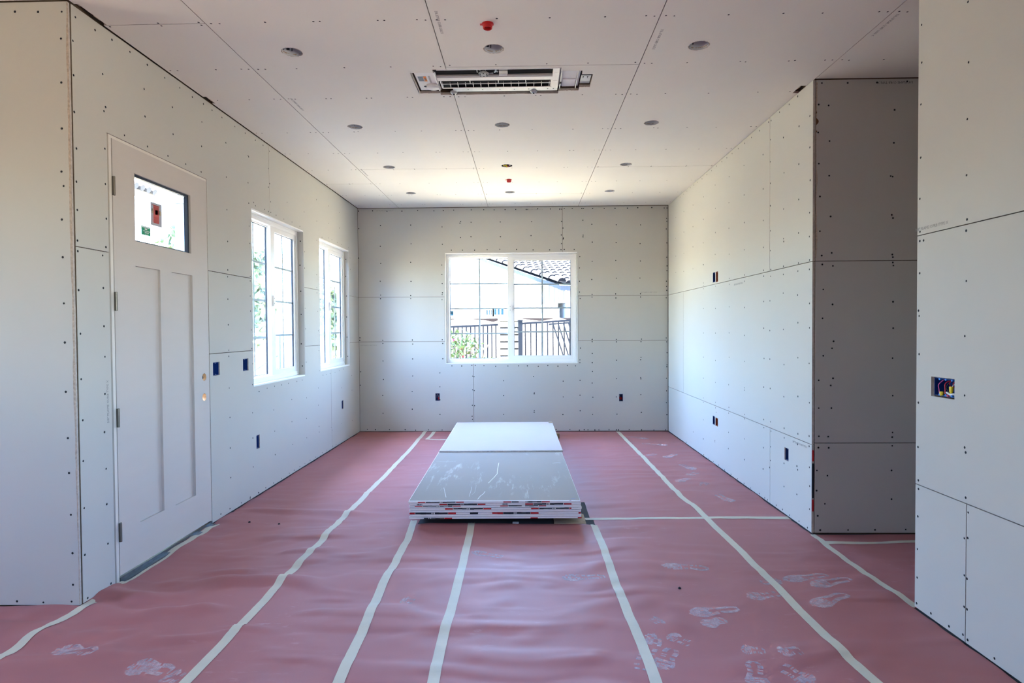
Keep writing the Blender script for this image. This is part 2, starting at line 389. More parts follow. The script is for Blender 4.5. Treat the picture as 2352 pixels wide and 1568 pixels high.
def backing(name, fr, u0, u1, v0, v1, th, holes, n0=-0.0175, parent=None):
    return plate(name, fr, u0, u1, v0, v1, n0, th, BACK, BACK, holes, (), parent, BACK)
TOPZ = H+0.36
wall_left = structure(backing('wall_left', FL, YL, YB+.02, -.02, TOPZ, .12, [DOOR, W1, W2]+BOXL), 'long wall with the entry door and two tall windows')
wall_back = structure(backing('wall_back', FB, XL-.12, XR+.12, -.02, TOPZ, .12, [WB]+BOXB), 'end wall with the wide window')
wall_right = structure(backing('wall_right', FR, YR+BT+.004, YB+.02, -.02, TOPZ, .10, BOXR), 'far side wall beyond the hallway opening')
wall_near = structure(backing('wall_right_near', FR, YREAR, YN, -.02, TOPZ, .10, BOXN+[RIGHT_OPEN]), 'near side wall with the square box of wires')
wall_stub = structure(backing('wall_left_return', FS, XFAR, XL-.002, -.02, TOPZ, .09, []), 'short wall facing the room beside the entry door')
wall_hall = structure(backing('wall_hall', FH, XR+.122, 5.2, -.02, TOPZ, .09, []), 'shaded hallway wall facing the room')
ceil_holes = AC_HOLES + [(x-.066, x+.066, y-.066, y+.066) for x, y in CANS+[JBOX]]
GAPS = [(XL-.01, XL+.026, 3.088, 3.305), (XL-.01, XL+.03, 4.33, 4.46), (XR-.035, XR+.01, 4.29, 4.42)]
ceiling = structure(plate('ceiling', FC, XFAR, 5.2, YREAR, YB+.02, -0.0175, .30, BACK, BACK, ceil_holes+GAPS+[(XFAR-.1, XL-.125, YL+.09, YB+.1), (XR+.2, 5.3, YR+.12, YB+.1), (XR+.13, 5.3, YREAR-.1, YN-.13)], (), None, BACK), 'drywall ceiling with recessed light holes')
b = MB(); b.box(XFAR-.8, XR+.75, YREAR-1.0, YL+.35, TOPZ, TOPZ+.12, STUCCO); b.box(XR+.75, 5.9, 2.6, YL+.35, TOPZ, TOPZ+.12, STUCCO); b.box(XL-1.08, 5.9, YL+.35, YB+.75, TOPZ, TOPZ+.12, STUCCO)
roof = structure(b.build('roof'), 'flat roof slab over the house, eaves widened to block the sun')  # unseen roof; window-side eave widened to keep sun patches off the floor
# rooms behind the camera and the hallway's other faces
FREAR = Frame((0, YREAR, 0), (1, 0, 0), (0, 0, 1), (0, 1, 0))
FFAR = Frame((XFAR, 0, 0), (0, 1, 0), (0, 0, 1), (1, 0, 0))
FAR_OPEN = (0.85, 2.1, 1.25, 2.46)  # unseen opening, placed and sized for the daylight it lets in
wall_rear = structure(plate('wall_rear', FREAR, XFAR-.1, XR+.1, -.02, TOPZ, 0, .14, DRY, EDGE, []), 'closed wall behind the viewer')
wall_far = structure(plate('wall_far_left', FFAR, YREAR, YL, -.02, TOPZ, 0, .14, DRY, EDGE, [FAR_OPEN]), 'wall of the unseen side room, with an opening sized for its light')
FHN = Frame((0, YN-.002, 0), (1, 0, 0), (0, 0, 1), (0, 1, 0))
FHE = Frame((5.2, 0, 0), (0, 1, 0), (0, 0, 1), (-1, 0, 0))
wall_hn = structure(plate('wall_hall_near', FHN, XR+BT+.002, 5.2, -.02, TOPZ, 0, .1, DRY, EDGE), 'hallway wall facing away from the viewer')
wall_he = structure(plate('wall_hall_end', FHE, YN-.1, YR+.1, -.02, TOPZ, 0, .1, DRY, EDGE), 'end of the hallway')

# ---------------------------------------------------------------- drywall panels with screws
def px_list(fr, kind, pts, ox, oy, s, val):
    out = []
    for x, y in pts:
        u, v = ox+x/s, oy+y/s
        p = onX(u, v, val) if kind == 'X' else onY(u, v, val) if kind == 'Y' else onZ(u, v, val)
        out.append(fr.uv(p))
    return out
SC_N = px_list(FR, 'X', [(988,10),(727,140),(728,352),(991,350),(723,587),(984,670),(722,886),(980,985),(717,1118),(982,1234),(978,1297),(718,1303),(717,1355),(738,1352),(716,1536)], 1820, 0, 2.449, XR) \
     + px_list(FR, 'X', [(1044,13),(757,191),(761,223),(1035,344),(761,452),(1034,700),(756,743),(754,1009),(1034,1012),(1040,1042),(756,1209),(757,1261),(1040,1313),(1040,1381),(1049,1381),(1055,1402),(753,1425)], 1820, 640, 2.613, XR) \
     + px_list(FR, 'X', [(966,287),(1323,455),(1349,453),(962,538),(1323,740),(1343,765),(960,757),(956,954),(1066,1032),(1322,982),(1343,1000),(1205,1132),(1312,1196),(1348,1237),(1555,1379)], 1820, 1100, 3.35, XR)
SC_H = px_list(FH, 'Y', [(166,467),(311,466),(476,464),(646,458),(148,588),(204,593),(145,745),(209,793),(149,920),(207,988),(155,1105),(215,1217),(155,1300),(221,1422),(165,1437),(575,618),(571,803),(553,990),(564,993),(559,1208),(566,1226),(562,1431),(565,1446),(168,1487),(228,1495),(565,1476),(568,1493)], 1820, 0, 2.449, YR) \
     + px_list(FH, 'Y', [(185,64),(241,154),(181,237),(247,375),(238,417),(185,462),(158,609),(244,597),(230,640),(158,776),(234,776),(159,945),(215,947),(604,138),(605,296),(601,476),(602,701),(601,922),(599,950),(156,1013),(218,1014),(599,1002),(147,1150),(210,1181),(595,1150),(145,1271),(195,1350),(595,1322),(152,1422),(167,1508),(334,1507),(496,1506),(680,1504)], 1820, 640, 2.613, YR)
SC_S = px_list(FS, 'Y', [(84,66),(214,67),(347,66),(343,217),(345,464),(348,723),(346,965),(358,1046),(348,1235),(353,1447)], 0, 0, 2.45, YL-BT) \
     + px_list(FS, 'Y', [(274,180),(278,348),(282,559),(291,758),(296,907),(304,1086),(311,1251),(313,1386),(73,1457),(186,1462),(307,1458)], 0, 600, 1.867, YL-BT)
SC_L = px_list(FL, 'X', [(424,97),(535,169),(630,224),(731,292),(829,365),(927,438),(1012,494),(1082,546),(1145,585),(1193,620),(1249,661),(1322,712),(1380,749),(1437,789),(1480,817),(410,229),(578,417),(414,423),(811,501),(594,602),(585,625),(418,630),(816,655),(970,603),(1136,686),(700,761),(430,835),(590,836),(830,824),(974,755),(1134,823),(945,877),(1045,923),(1132,967),(430,1022),(593,1035),(435,1181),(598,1230),(436,1353),(596,1390),(438,1413),(578,1437),(1271,803),(1396,876),(1399,882),(1273,996),(1396,1028),(1277,1180),(1400,1143),(1281,1358),(1281,1518),(1516,851),(1510,948),(1517,1033),(1510,1053),(1516,1140),(1510,1190)], 0, 0, 2.45, XL) \
     + px_list(FL, 'X', [(337,123),(443,114),(446,278),(345,310),(450,409),(348,505),(450,568),(355,681),(448,732),(357,856),(455,889),(361,1058),(458,1041),(463,1210),(364,1258),(376,1443),(476,1381),(977,37),(976,66),(977,162),(979,272),(981,381),(981,407),(983,543),(986,669),(987,800),(990,927),(986,1060),(947,1083),(1110,992),(1073,1015),(1035,1035),(1083,649),(1084,757),(1086,881),(1178,728),(1180,828),(1174,637),(1110,558)], 0, 600, 1.867, XL) \
     + px_list(FL, 'X', [(98,83),(133,78),(147,102),(211,128),(255,73),(257,150),(295,170),(351,198),(410,219),(467,250),(375,77),(498,146),(586,58),(589,212),(673,103),(676,228),(752,150),(752,262),(101,248),(106,373),(109,610),(109,643),(109,752),(112,860),(116,996),(121,1130),(121,1146),(127,1240),(125,1390),(174,1440),(231,1416),(284,1402),(336,1392),(385,1381),(445,1367),(483,1357),(500,433),(501,551),(505,840),(508,988),(512,1228),(589,350),(588,598),(589,693),(590,729),(595,862),(601,1002),(603,1145),(608,1290),(626,330),(672,333),(697,347),(735,365),(768,380),(818,404),(828,478),(830,560),(840,1325),(633,1322),(657,1318),(685,1310),(720,1302),(751,1290),(780,1278),(408,1497),(516,1485),(601,1414),(601,1538),(766,1413),(842,1430)], 540, 440, 3.1375, XL) \
     + px_list(FL, 'X', [(520,38),(679,3),(812,90),(815,150),(334,140),(99,215),(528,284),(681,212),(340,395),(103,527),(945,98),(953,130),(962,302),(897,347),(848,373),(773,422),(716,455),(660,490),(606,523),(543,562),(491,595),(404,652),(321,700),(237,752),(158,805),(70,853),(996,283),(1060,60),(1173,25),(1137,193)], 560, 960, 4.704, XL)
SC_L = [p for p in SC_L if not any(h[0]-.004 < p[0] < h[1]+.004 and h[2]-.004 < p[1] < h[3]+.004 for h in [DOOR, W1, W2]+BOXL)]
SC_B = []
for cx, rows in ((284, (235,378,497,620,716,741)), (495, (231,361,489,621,719,740)), (710, (244,364,508,573,636,700,713,748)), (836, (207,218,318)), (912, (212,312)), (1115, (210,312)), (1328, (208,304)), (1537, (121,206,300,360,402)), (1549, (189,252,321,328)), (1686, (198,301,313)), (1748, (226,349,482,608,711,730)), (1914, (229,353,476,599,708,736)), (2083, (230,360,480,598,707,729)), (131, (135,256,356,460,551,637,716,745)), (2265, (113,185,205,258,355,454,514,547,620,656,683,735)), (1664, (450,528,620,695,740))):
    SC_B += px_list(FB, 'Y', [(cx+random.uniform(-3, 3), y) for y in rows], 780, 440, 3.0154, YB)
SC_B += px_list(FB, 'Y', [(228,133),(328,136),(432,135),(541,131),(653,133),(718,131),(790,128),(912,126),(998,125),(1070,126),(1146,124),(1220,123),(1293,123),(1303,123),(1372,119),(1460,120),(1525,121),(1556,117),(1611,117),(1678,117),(1690,117),(1753,117),(1833,117),(1908,115),(1993,114),(2065,111),(2162,110),(2248,113),(774,405),(851,405),(935,405),(1022,401),(1110,399),(1226,400),(1340,403),(1455,403),(1533,401),(1556,400),(1625,400)], 780, 440, 3.0154, YB)
for cx, rows in ((301, (64,86,207,335,446,569)), (504, (62,90,193,311,419,541)), (712, (60,86,192)), (697, (290,386,476,577)), (921, (312,407,514,590,611)), (932, (316,412,517,604)), (1136, (344,447,577)), (1346, (315,428,435,551,562)), (1549, (347,456,578)), (1667, (118,200,219,341,444,552)), (1752, (58,74,155,219,280,360,458,577)), (1919, (58,75,202,330,456,575)), (2088, (56,74,182,199,322,331,440,563)), (143, (47,64,282,375,471,572)), (2265, (48,75,150,234,247,327,414,496,579))):
    SC_B += px_list(FB, 'Y', [(cx+random.uniform(-3, 3), y) for y in rows], 780, 760, 3.0154, YB)
SC_B += px_list(FB, 'Y', [(142,673),(192,681),(248,683),(345,683),(454,683),(526,686),(616,684),(710,685),(1500,681),(1595,682),(1661,686),(1694,683),(1720,684),(1768,685),(1796,684),(1866,683),(1918,684),(1932,684),(2006,682),(2091,684),(2177,685),(2257,684),(778,241),(846,242),(916,238),(940,238),(1000,240),(1081,244),(1166,242),(1240,241),(1301,241),(1376,244),(1442,239),(1512,243),(1577,239),(1634,241)], 780, 760, 3.0154, YB)
SC_R = px_list(FR, 'X', [(52,25),(52,162),(52,182),(52,205),(52,353),(52,537),(52,718),(52,876),(52,1024),(52,1056),(52,1188),(52,1331),(53,1450),(142,186),(142,353),(142,538),(142,743),(142,908),(142,1057),(142,1098),(146,1132),(137,1343),(137,1353),(244,128),(244,172),(243,341),(243,536),(243,719),(241,925),(242,1095),(241,1138),(240,1282),(238,1403),(359,102),(360,149),(359,346),(358,555),(360,750),(358,948),(358,966),(360,1148),(360,1180),(359,1331),(358,1487),(503,67),(504,111),(504,301),(504,501),(506,728),(504,943),(504,1186),(505,1246),(501,1397),(499,1556),(548,66),(557,62),(555,112),(550,296),(549,519),(549,733),(552,953),(555,1203),(552,1283),(558,1273),(555,1390),(549,1421),(554,1493),(547,1545),(652,38),(651,98),(650,238),(651,510),(655,774),(654,1015),(656,1251),(657,1323),(655,1514),(763,13),(760,73),(758,253),(760,460),(760,722),(760,1013),(760,1293),(757,1372),(753,1535),(846,60),(847,315),(847,498),(844,765),(846,1060),(844,1310),(844,1386),(91,1477),(125,1501),(165,1528),(210,1563)], 1600, 600, 3.2654, XR) \
     + px_list(FR, 'X', [(1541,76),(1470,142),(1392,205),(1323,274),(1302,286),(1230,357),(1162,412),(1106,460),(1053,503),(1003,544),(960,578),(920,610),(877,646),(836,684),(796,716),(757,751),(719,779),(690,802),(662,824),(634,851),(606,876),(578,900),(503,935),(1552,320),(1550,630),(1549,919),(1547,1193),(1546,1439),(1640,236),(1640,493),(1642,762),(1638,1027),(1636,1223),(1638,1414),(1424,412),(1428,701),(1425,997),(1425,1240),(1426,1263),(1424,1466),(1311,442),(1318,430),(1311,604),(1316,611),(1311,765),(1317,787),(1310,947),(1317,971),(1310,1141),(1317,1176),(1310,1320),(1317,1338),(1311,1497),(1319,1492),(1256,552),(1257,833),(1258,1091),(1260,1311),(1260,1498),(1101,641),(1102,882),(1103,1108),(1103,1331),(978,733),(977,945),(977,1155),(978,1367),(865,801),(867,992),(867,1190),(865,1369),(771,898),(769,1082),(767,1274),(767,1453),(684,965),(683,1142),(683,1307),(683,1487),(609,1018),(609,1186),(609,1360),(607,1508),(542,1066),(541,1237),(542,1383),(542,1516)], 1400, 200, 3.564, XR) \
     + px_list(FR, 'X', [(1243,122),(1330,184),(1185,213),(1337,325),(1380,357),(1420,384),(1468,415),(1520,458),(1578,497),(1636,537),(1693,578),(1752,619),(1827,668),(1876,706),(1901,723),(1977,771),(2033,808),(2097,859),(2180,912),(2254,969),(1554,270),(1696,365),(1860,450),(2046,605),(2160,675),(2160,425),(2168,457),(2272,435),(2274,602),(2273,805)], 1270, 960, 3.856, XR)
SC_R = [p for p in SC_R if not any(h[0]-.004 < p[0] < h[1]+.004 and h[2]-.004 < p[1] < h[3]+.004 for h in BOXR)]

G = 0.0022      # half of a joint
def panels(parent, fr, rects, holes, screws, M, circles=(), r=0.0062, edge=None):
    out = []
    for (u0, u1, v0, v1) in rects:
        o = plate('drywall_panel', fr, u0+G, u1-G, v0+G, v1-G, 0.0, BT-.0015, M, edge or EDGE, holes, circles, parent)
        pts = [p for p in screws if u0+.006 < p[0] < u1-.006 and v0+.004 < p[1] < v1-.004]
        if pts:
            s = screw_mesh(fr, pts, r).build('screws', o); s['kind'] = 'stuff'
        out.append(o)
    return out
zt, zb = 0.012, H-.004
Z1, Z2 = 1.2405, 1.849
YV = 5.455
DN = DOOR[0]; DF = DOOR[1]
PL = panels(wall_left, FL, [(YL+.004, DN, zt, 1.840), (YL+.004, YV, 1.840, zb), (DF, W1[0], Z1, 1.840), (DF, 7.131, zt, Z1), (7.131, YB-.002, zt, Z1),
     (YV, YB-.002, Z2, zb), (W1[1], W2[0], Z1, Z2), (W2[1], YB-.002, Z1, Z2)], [DOOR, W1, W2]+BOXL, SC_L, DRY)
PB = panels(wall_back, FB, [(XL, -.709, zt, Z1), (-.709, XR, zt, Z1), (XL, WB[0], Z1, Z2), (WB[1], XR, Z1, Z2), (XL, .5115, Z2, zb), (.5115, XR, Z2, zb)], [WB]+BOXB, SC_B, DRY, r=0.0075)
PR = panels(wall_right, FR, [(YR-.001, 4.904, Z2, zb), (4.904, YB-.018, Z2, zb), (YR-.001, 7.553, .612, Z2), (7.553, YB-.018, .612, Z2), (YR-.001, 4.887, zt, .612), (4.887, YB-.018, zt, .612)], BOXR, SC_R, DRY, r=0.0068)
PN = panels(wall_near, FR, [(YREAR, YN, 1.852, zb), (YREAR, YN, .628, 1.852), (2.7225, YN, zt, .628), (YREAR, 2.7225, zt, .628)], BOXN+[RIGHT_OPEN], SC_N, DRY, r=0.0058)
PH = panels(wall_hall, FH, [(XR+BT+.001, 5.2, 1.8495, zb), (XR+BT+.001, 5.2, .6235, 1.8495), (XR+BT+.001, 5.2, zt, .6235)], [], SC_H, DRYD, r=0.0062)
PS = panels(wall_stub, FS, [(XL-1.219, XL, zt, zb), (XL-2.44, XL-1.219, zt, zb), (XFAR, XL-2.44, zt, zb)], [], SC_S, DRY, r=0.0058)

# ceiling panels and their screws along the joists
JOIST = [3.306-.61, 3.306, 3.888, 4.395, 5.14, 5.755, 6.352, 6.964, 7.565, 8.15]
JOIST += [3.306-.61*k for k in range(2, 9)]
cols = [(XL, C1, [YREAR, -.35, 3.306, 6.964, YB-.002]), (C1, C2, [YREAR, -.97, 2.69, 6.350, YB-.002]), (C2, C3, [YREAR, .24, 3.904, 7.565, YB-.002]),
        (C3, C4, [YREAR, -.97, 2.70, 6.357, YB-.002]), (C4, C4+1.219, [YN, YR-.002]), (C4+1.219, 5.2, [YN, YR-.002]), (XL-1.22, XL, [YREAR, -.6, YL-BT-.002]), (XL-2.44, XL-1.22, [YREAR, -1.2, YL-BT-.002]), (XFAR, XL-2.44, [YREAR, -.6, YL-BT-.002])]
SC_C = []
for c0, c1, ys in cols:
    for jy in JOIST:
        if jy < ys[0] or jy > ys[-1]: continue
        n = max(2, int((c1-c0)/.27)); onb = any(abs(jy-y) < .02 for y in ys)
        for k in range(n+1):
            u = c0+.03+(c1-c0-.06)*k/n + random.uniform(-.05, .05)*(0 < k < n)
            offs = (-.014, .014) if onb else (0,)
            for o_ in offs: SC_C.append((u, jy+o_+random.uniform(-.004, .004)))
            if 0 < k < n and random.random() < .18: SC_C.append((u+.035, jy+random.uniform(-.006, .006)))
        if not onb:
            SC_C += [(c0+.075, jy+.004), (c1-.075, jy-.003)]
SC_C = [p for p in SC_C if not any(h[0]-.012 < p[0] < h[1]+.012 and h[2]-.012 < p[1] < h[3]+.012 for h in AC_HOLES+GAPS)
        and not any((p[0]-x)**2+(p[1]-y)**2 < .075**2 for x, y in CANS+[JBOX])]
rects = [(c0, c1, a, b_) for c0, c1, ys in cols for a, b_ in zip(ys, ys[1:])]
rects = [(u0+(.004 if u0 == XL and v1 > YL else 0), u1, v0 if not (u0 == XL and v0 < YL < v1) else v0, v1) for u0, u1, v0, v1 in rects]
CIRC = [(x, y, .0585) for x, y in CANS] + [(JBOX[0], JBOX[1], .056)]
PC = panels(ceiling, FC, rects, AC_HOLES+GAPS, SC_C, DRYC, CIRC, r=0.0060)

# torn, uneven paper along the two outside corners
def ragged_strip(fr, u, v0, v1, w, M, parent, n=90, seed=1, side=1):
    rd = random.Random(seed); b = MB(); z = v0; prev = None; off = .003
    for k in range(n+1):
        v = v0+(v1-v0)*k/n
        off = min(max(off+rd.uniform(-.0022, .0022), .0008), w)
        cur = (v, off)
        if prev:
            b.face([fr.P(u, prev[0], .0004), fr.P(u-side*prev[1], prev[0], .0004), fr.P(u-side*cur[1], cur[0], .0004), fr.P(u, cur[0], .0004)], M)
            b.face([fr.P(u, prev[0], .0004), fr.P(u, cur[0], .0004), fr.P(u, cur[0], -.004), fr.P(u, prev[0], -.004)], M)
        prev = cur
    o = b.build('torn_edge', parent); o['kind'] = 'stuff'; return o
ragged_strip(FS, XL-.0018, .02, H-.01, .010, TORN, PS[0], seed=3)
ragged_strip(FH, XR+BT+.003, 1.87, H-.02, .012, TORN, PH[0], seed=5, side=-1)
b = MB()
for z0, w, hh in ((2.83, .006, .02), (2.755, .017, .05), (2.705, .008, .018)):
    b.face([FH.P(XR+BT+.003+w*math.sin(math.pi*k/8), z0+hh*k/8, .0008) for k in range(9)], mat('bare_brown_paper', (0.14, 0.075, 0.03), .9))
b.build('torn_patch', PH[0])['kind'] = 'stuff'
b = MB()
xx = XR+.002
for z0, z1, M in ((.50, .575, INKRED), (.25, .485, INKBLACK), (.16, .24, INKRED)):
    b.box(XR+.002, XR+.013, YR-.0022, YR-.0008, z0, z1, M)
b.build('printed_end_tape', PR[4])

# printed lines on the boards
TX = '5/8" FLAME CURB TYPE X'
def at_wall(fr, kind, x, y, val): p = onX(x, y, val) if kind == 'X' else onY(x, y, val) if kind == 'Y' else onZ(x, y, val); return fr.uv(p)
u, v = at_wall(FR, 'X', 2139, 520, XR); wall_text(FR, u, v, TX, .021, PN[0], 0, -1)
u, v = at_wall(FH, 'Y', 2056, 189, YR); wall_text(FH, u, v, TX, .021, PH[0], math.pi, 1, PRINTD)
u, v = at_wall(FL, 'X', 248, 922, XL); wall_text(FL, u, v, TX, .021, PL[0], math.pi/2, 1)
for x, y, p in ((883, 484, PB[4]), (1228, 481, PB[4]), (1490, 671, PB[5]), (847, 793, PB[0])):
    u, v = at_wall(FB, 'Y', x, y, YB); wall_text(FB, u, v, TX, .02, p)
for x, y, p in ((1696, 652, PR[2]), (1837, 1020, PR[4])):
    u, v = at_wall(FR, 'X', x, y, XR); wall_text(FR, u, v, TX, .021, p, 0, -1)
def ceil_panel(u, v):
    for r_, o_ in zip(rects, PC):
        if r_[0] < u < r_[1] and r_[2] < v < r_[3]: return o_
    return PC[0]
for x, y in ((1009, 52), (1511, 91), (2033, 58), (683, 240), (838, 397)):
    u, v = at_wall(FC, 'Z', x, y, H); wall_text(FC, u, v, TX, .022, ceil_panel(u, v), math.pi/2, 1)
# ragged dark lumber showing behind the gaps at the ceiling's edge
b = MB()
for (x0, x1, y0, y1) in GAPS:
    for k in range(9):
        y = y0+(y1-y0)*k/9; d = random.uniform(.002, .009)
        if x0 < 0: b.box(x1-d, x1, y, y+(y1-y0)/9, H+.0006, H+BT-.002, TORN)
        else: b.box(x0, x0+d, y, y+(y1-y0)/9, H+.0006, H+BT-.002, TORN)
b.build('torn_edge', ceiling)['kind'] = 'stuff'

# ---------------------------------------------------------------- windows
def ring(b, fr, u0, u1, v0, v1, wl_, wr_, wb_, wt_, n0, n1, M):
    T = fr.T()
    b.box(u0, u0+wl_, v0, v1, n1, n0, M, T); b.box(u1-wr_, u1, v0, v1, n1, n0, M, T)
    b.box(u0+wl_, u1-wr_, v0, v0+wb_, n1, n0, M, T); b.box(u0+wl_, u1-wr_, v1-wt_, v1, n1, n0, M, T)
def make_window(name, fr, op, label, wall, screws_on_far=False):
    u0, u1, v0, v1 = op; T = fr.T()
    root = empty(name, label, None, None, 'structure')
    # drywall returns lining the opening
    ret = [('far', (u1-.012, u1, v0, v1)), ('near', (u0, u0+.012, v0, v1)), ('top', (u0+.012, u1-.012, v1-.012, v1)), ('sill', (u0+.012, u1-.012, v0, v0+.012))]
    for nm, (a, c, d, e) in ret:
        b = MB(); b.box(a, c, d, e, -.150, -.0008, VINYL if nm in ('sill', 'top') else DRY, T)
        o = b.build('sill_board' if nm == 'sill' else 'return_board', root)
        if nm == 'far':
            f2 = Frame(fr.P(u1-.012, 0, 0), -fr.N, fr.V, -fr.U)
            s = screw_mesh(f2, [(.033+random.uniform(-.006, .006), v0+.10+(v1-v0-.2)*k/5+random.uniform(-.03, .03)) for k in range(6)], .0065).build('screws', o); s['kind'] = 'stuff'
    u0 += .012; u1 -= .012; v0 += .012; v1 -= .012; um = (u0+u1)/2
    b = MB(); ring(b, fr, u0, u1, v0, v1, .042, .042, .045, .045, -.063, -.148, VINYL)
    ring(b, fr, u0+.008, u1-.008, v0+.008, v1-.008, .010, .010, .010, .010, -.058, -.064, VINYL)
    b.build('window_frame', root, bevel=.0015)
    # fixed pane (set back) on the near half, sliding sash (in front) on the far half
    for kind, a, c, d, e, wl_, wr_, wb_, wt_, n0, n1 in (('fixed', u0+.036, um+.012, v0+.036, v1-.036, .014, .045, .018, .018, -.106, -.135), ('slide', um-.05, u1-.036, v0+.04, v1-.04, .085, .048, .052, .050, -.070, -.100)):
        b = MB(); ring(b, fr, a, c, d, e, wl_, wr_, wb_, wt_, n0, n1, VINYL)
        s = b.build('sash' if kind == 'slide' else 'fixed_light', root, bevel=.002)
        ga, gc, gd, ge = a+wl_, c-wr_, d+wb_, e-wt_; ng = (n0+n1)/2-.004
        b = MB(); ring(b, fr, ga-.001, gc+.001, gd-.001, ge+.001, .006, .006, .005, .005, ng+.005, ng-.006, SPACER); b.build('glazing_spacer', s)
        b = MB(); b.box(ga, gc, gd, ge, ng-.001, ng+.001, GLASS, T); b.build('pane', s)
        b = MB(); mu = (ga+gc)/2; b.box(mu-.0095, mu+.0095, gd, ge, ng-.007, ng-.002, GRID, T); b.build('muntin', s)
        for k in (1, 2, 3):
            z = gd+(ge-gd)*k/4
            b = MB(); b.box(ga, mu-.0095, z-.0095, z+.0095, ng-.007, ng-.002, GRID, T); b.box(mu+.0095, gc, z-.0095, z+.0095, ng-.007, ng-.002, GRID, T); b.build('muntin', s)
        if kind == 'slide':
            # half-round latch plate on the meeting stile
            zc = (d+e)/2; b = MB(); n = 14; R = .048
            pr = [(a+.022, zc-R)]+[(a+.022+R*.8*math.sin(math.pi*k/n), zc-R*math.cos(math.pi*k/n)) for k in range(1, n)]+[(a+.022, zc+R)]
            b.face([fr.P(p[0], p[1], -.056) for p in pr], VINYL)
            for k in range(len(pr)):
                p, q = pr[k], pr[(k+1) % len(pr)]
                b.face([fr.P(*p, -.056), fr.P(*q, -.056), fr.P(*q, -.071), fr.P(*p, -.071)], VINYL)
            for dz in (-.024, .024):
                b.box(a+.030, a+.037, zc+dz-.0035, zc+dz+.0035, -.0558, -.0545, SCREW, T)
            b.build('sash_latch', s)
    return root
win1 = make_window('window_1', FL, W1, 'tall white two-pane window nearer the entry door', wall_left)
win2 = make_window('window_2', FL, W2, 'tall white two-pane window next to the back corner', wall_left)
win3 = make_window('window_3', FB, WB, 'wide white two-pane window in the end wall', wall_back)
fixed1 = [c for c in win1.children if c.name.startswith('fixed_light')][0]
b = MB(); T = FL.T()
b.box(5.185, 5.275, 2.02, 2.17, -.1165, -.1160, STKWH, T)
for z, M in ((2.150, WBLACK), (2.075, WBLACK)): b.box(5.192, 5.272, z, z+.006, -.1160, -.1157, M, T)
for k in range(9):
    if k not in (2, 7): b.box(5.195, 5.195+random.uniform(.03, .07), 2.03+.0145*k, 2.034+.0145*k, -.1160, -.1157, STKRED if k > 5 else PRINT, T)
b.build('paper_label', fixed1)

# ---------------------------------------------------------------- entry door
door = empty('door_1', 'white primed entry door with a small square light and two tall panels', None, None, 'structure')
T = FL.T()
D0, D1, DZ0, DZ1 = 3.366, 4.366, 0.038, 2.474
b = MB()
b.box(DOOR[0]+.016, DOOR[0]+.038, 0, DOOR[3]-.002, -.135, -.003, JAMBW, T)
b.box(DOOR[0]+.038, DOOR[1]-.001, DOOR[3]-.018, DOOR[3]-.002, -.135, -.003, JAMBW, T)
b.box(DOOR[1]-.003, DOOR[1], 0, DOOR[3]-.018, -.135, -.003, JAMBW, T)
b.box(DOOR[0]+.038, DOOR[0]+.062, 0, DOOR[3]-.018, -.135, -.055, JAMBW, T)
b.box(DOOR[0]+.0, DOOR[0]+.016, 0, DOOR[3]+.0, -.135, -.020, BACK, T)
b.build('door_jamb', door)
b = MB(); b.box(DOOR[0]+.038, DOOR[1]-.003, .002, .030, -.13, .004, ALU, T); b.box(DOOR[0]+.038, DOOR[1]-.003, .002, .012, .004, .030, ALU, T)
b.build('threshold', door)
LITE = (3.557, 4.157, 1.935, 2.330); PA = (3.553, 3.795, .281, 1.789); PBn = (3.918, 4.166, .273, 1.787)
HB = [(4.300, 1.079), (4.297, .937)]
slab = plate('door_slab', FL, D0, D1, DZ0, DZ1, -.002, .044, DOORW, DOORW, [LITE, PA, PBn], [(u, v, .027) for u, v in HB], door)
for (a, c, d, e) in (PA, PBn):
    b = MB(); b.box(a-.001, c+.001, d-.001, e+.001, -.040, -.017, DOORW, T); b.build('recessed_panel', slab)
b = MB()
for u, v in HB:
    Tm = FL.T() @ Matrix.Translation((u, v, 0))
    b.lathe([(.0262, -.0022), (.0262, -.0455)], RAWWOOD, Tm, 24)
b.build('bored_hole_lining', slab)
b = MB(); u, v = HB[0]; b.tube([FL.P(u-.004, v-.004, -.024), FL.P(u-.002, v-.004, -.012)], .010, SCREW, 10); b.box(u-.016, u+.030, v-.010, v+.010, -.036, -.026, SCREW, T)
b.build('latch_bolt', slab)
b = MB(); ring(b, FL, LITE[0]-.001, LITE[1]+.001, LITE[2]-.001, LITE[3]+.001, .010, .016, .010, .016, -.016, -.040, SPACER); b.build('glazing_frame', slab)
b = MB(); b.box(LITE[0], LITE[1], LITE[2], LITE[3], -.031, -.029, GLASS, T); pane = b.build('door_pane', slab)
def sticker(u0, u1, v0, v1, base, parts_):
    b = MB(); b.box(u0, u1, v0, v1, -.0288, -.0284, base, T)
    for (a, c, d, e, M) in parts_:
        b.box(u0+(u1-u0)*a, u0+(u1-u0)*c, v0+(v1-v0)*d, v0+(v1-v0)*e, -.0284, -.0280, M, T)
    return b.build('glass_sticker', slab)
p0 = onX(345, 470, XL-.03); p1 = onX(371, 487, XL-.03)
rows = [(.24, .74, .12, .90, STKRED)]
rows += [(.28, .70, .14+.045*k, .155+.045*k, REDNUT) for k in range(6)] + [(.10, .22, .15+.05*k, .16+.05*k, STKRED) for k in range(6)] + [(.28, .70, .68+.05*k, .70+.05*k, REDNUT) for k in range(3)] + [(.12, .80, .87, .895, REDNUT)]
rows += [(.10, .28, .52, .72, CARD), (.10, .16, .62, .72, INKBLACK), (.38, .64, .50, .70, REDNUT), (.38, .48, .50, .70, INKBLACK), (.70, .92, .50, .70, CARD), (.70, .78, .52, .70, INKBLACK)]
rows = [(a, c, d, e, M) for a, c, d, e, M in rows]
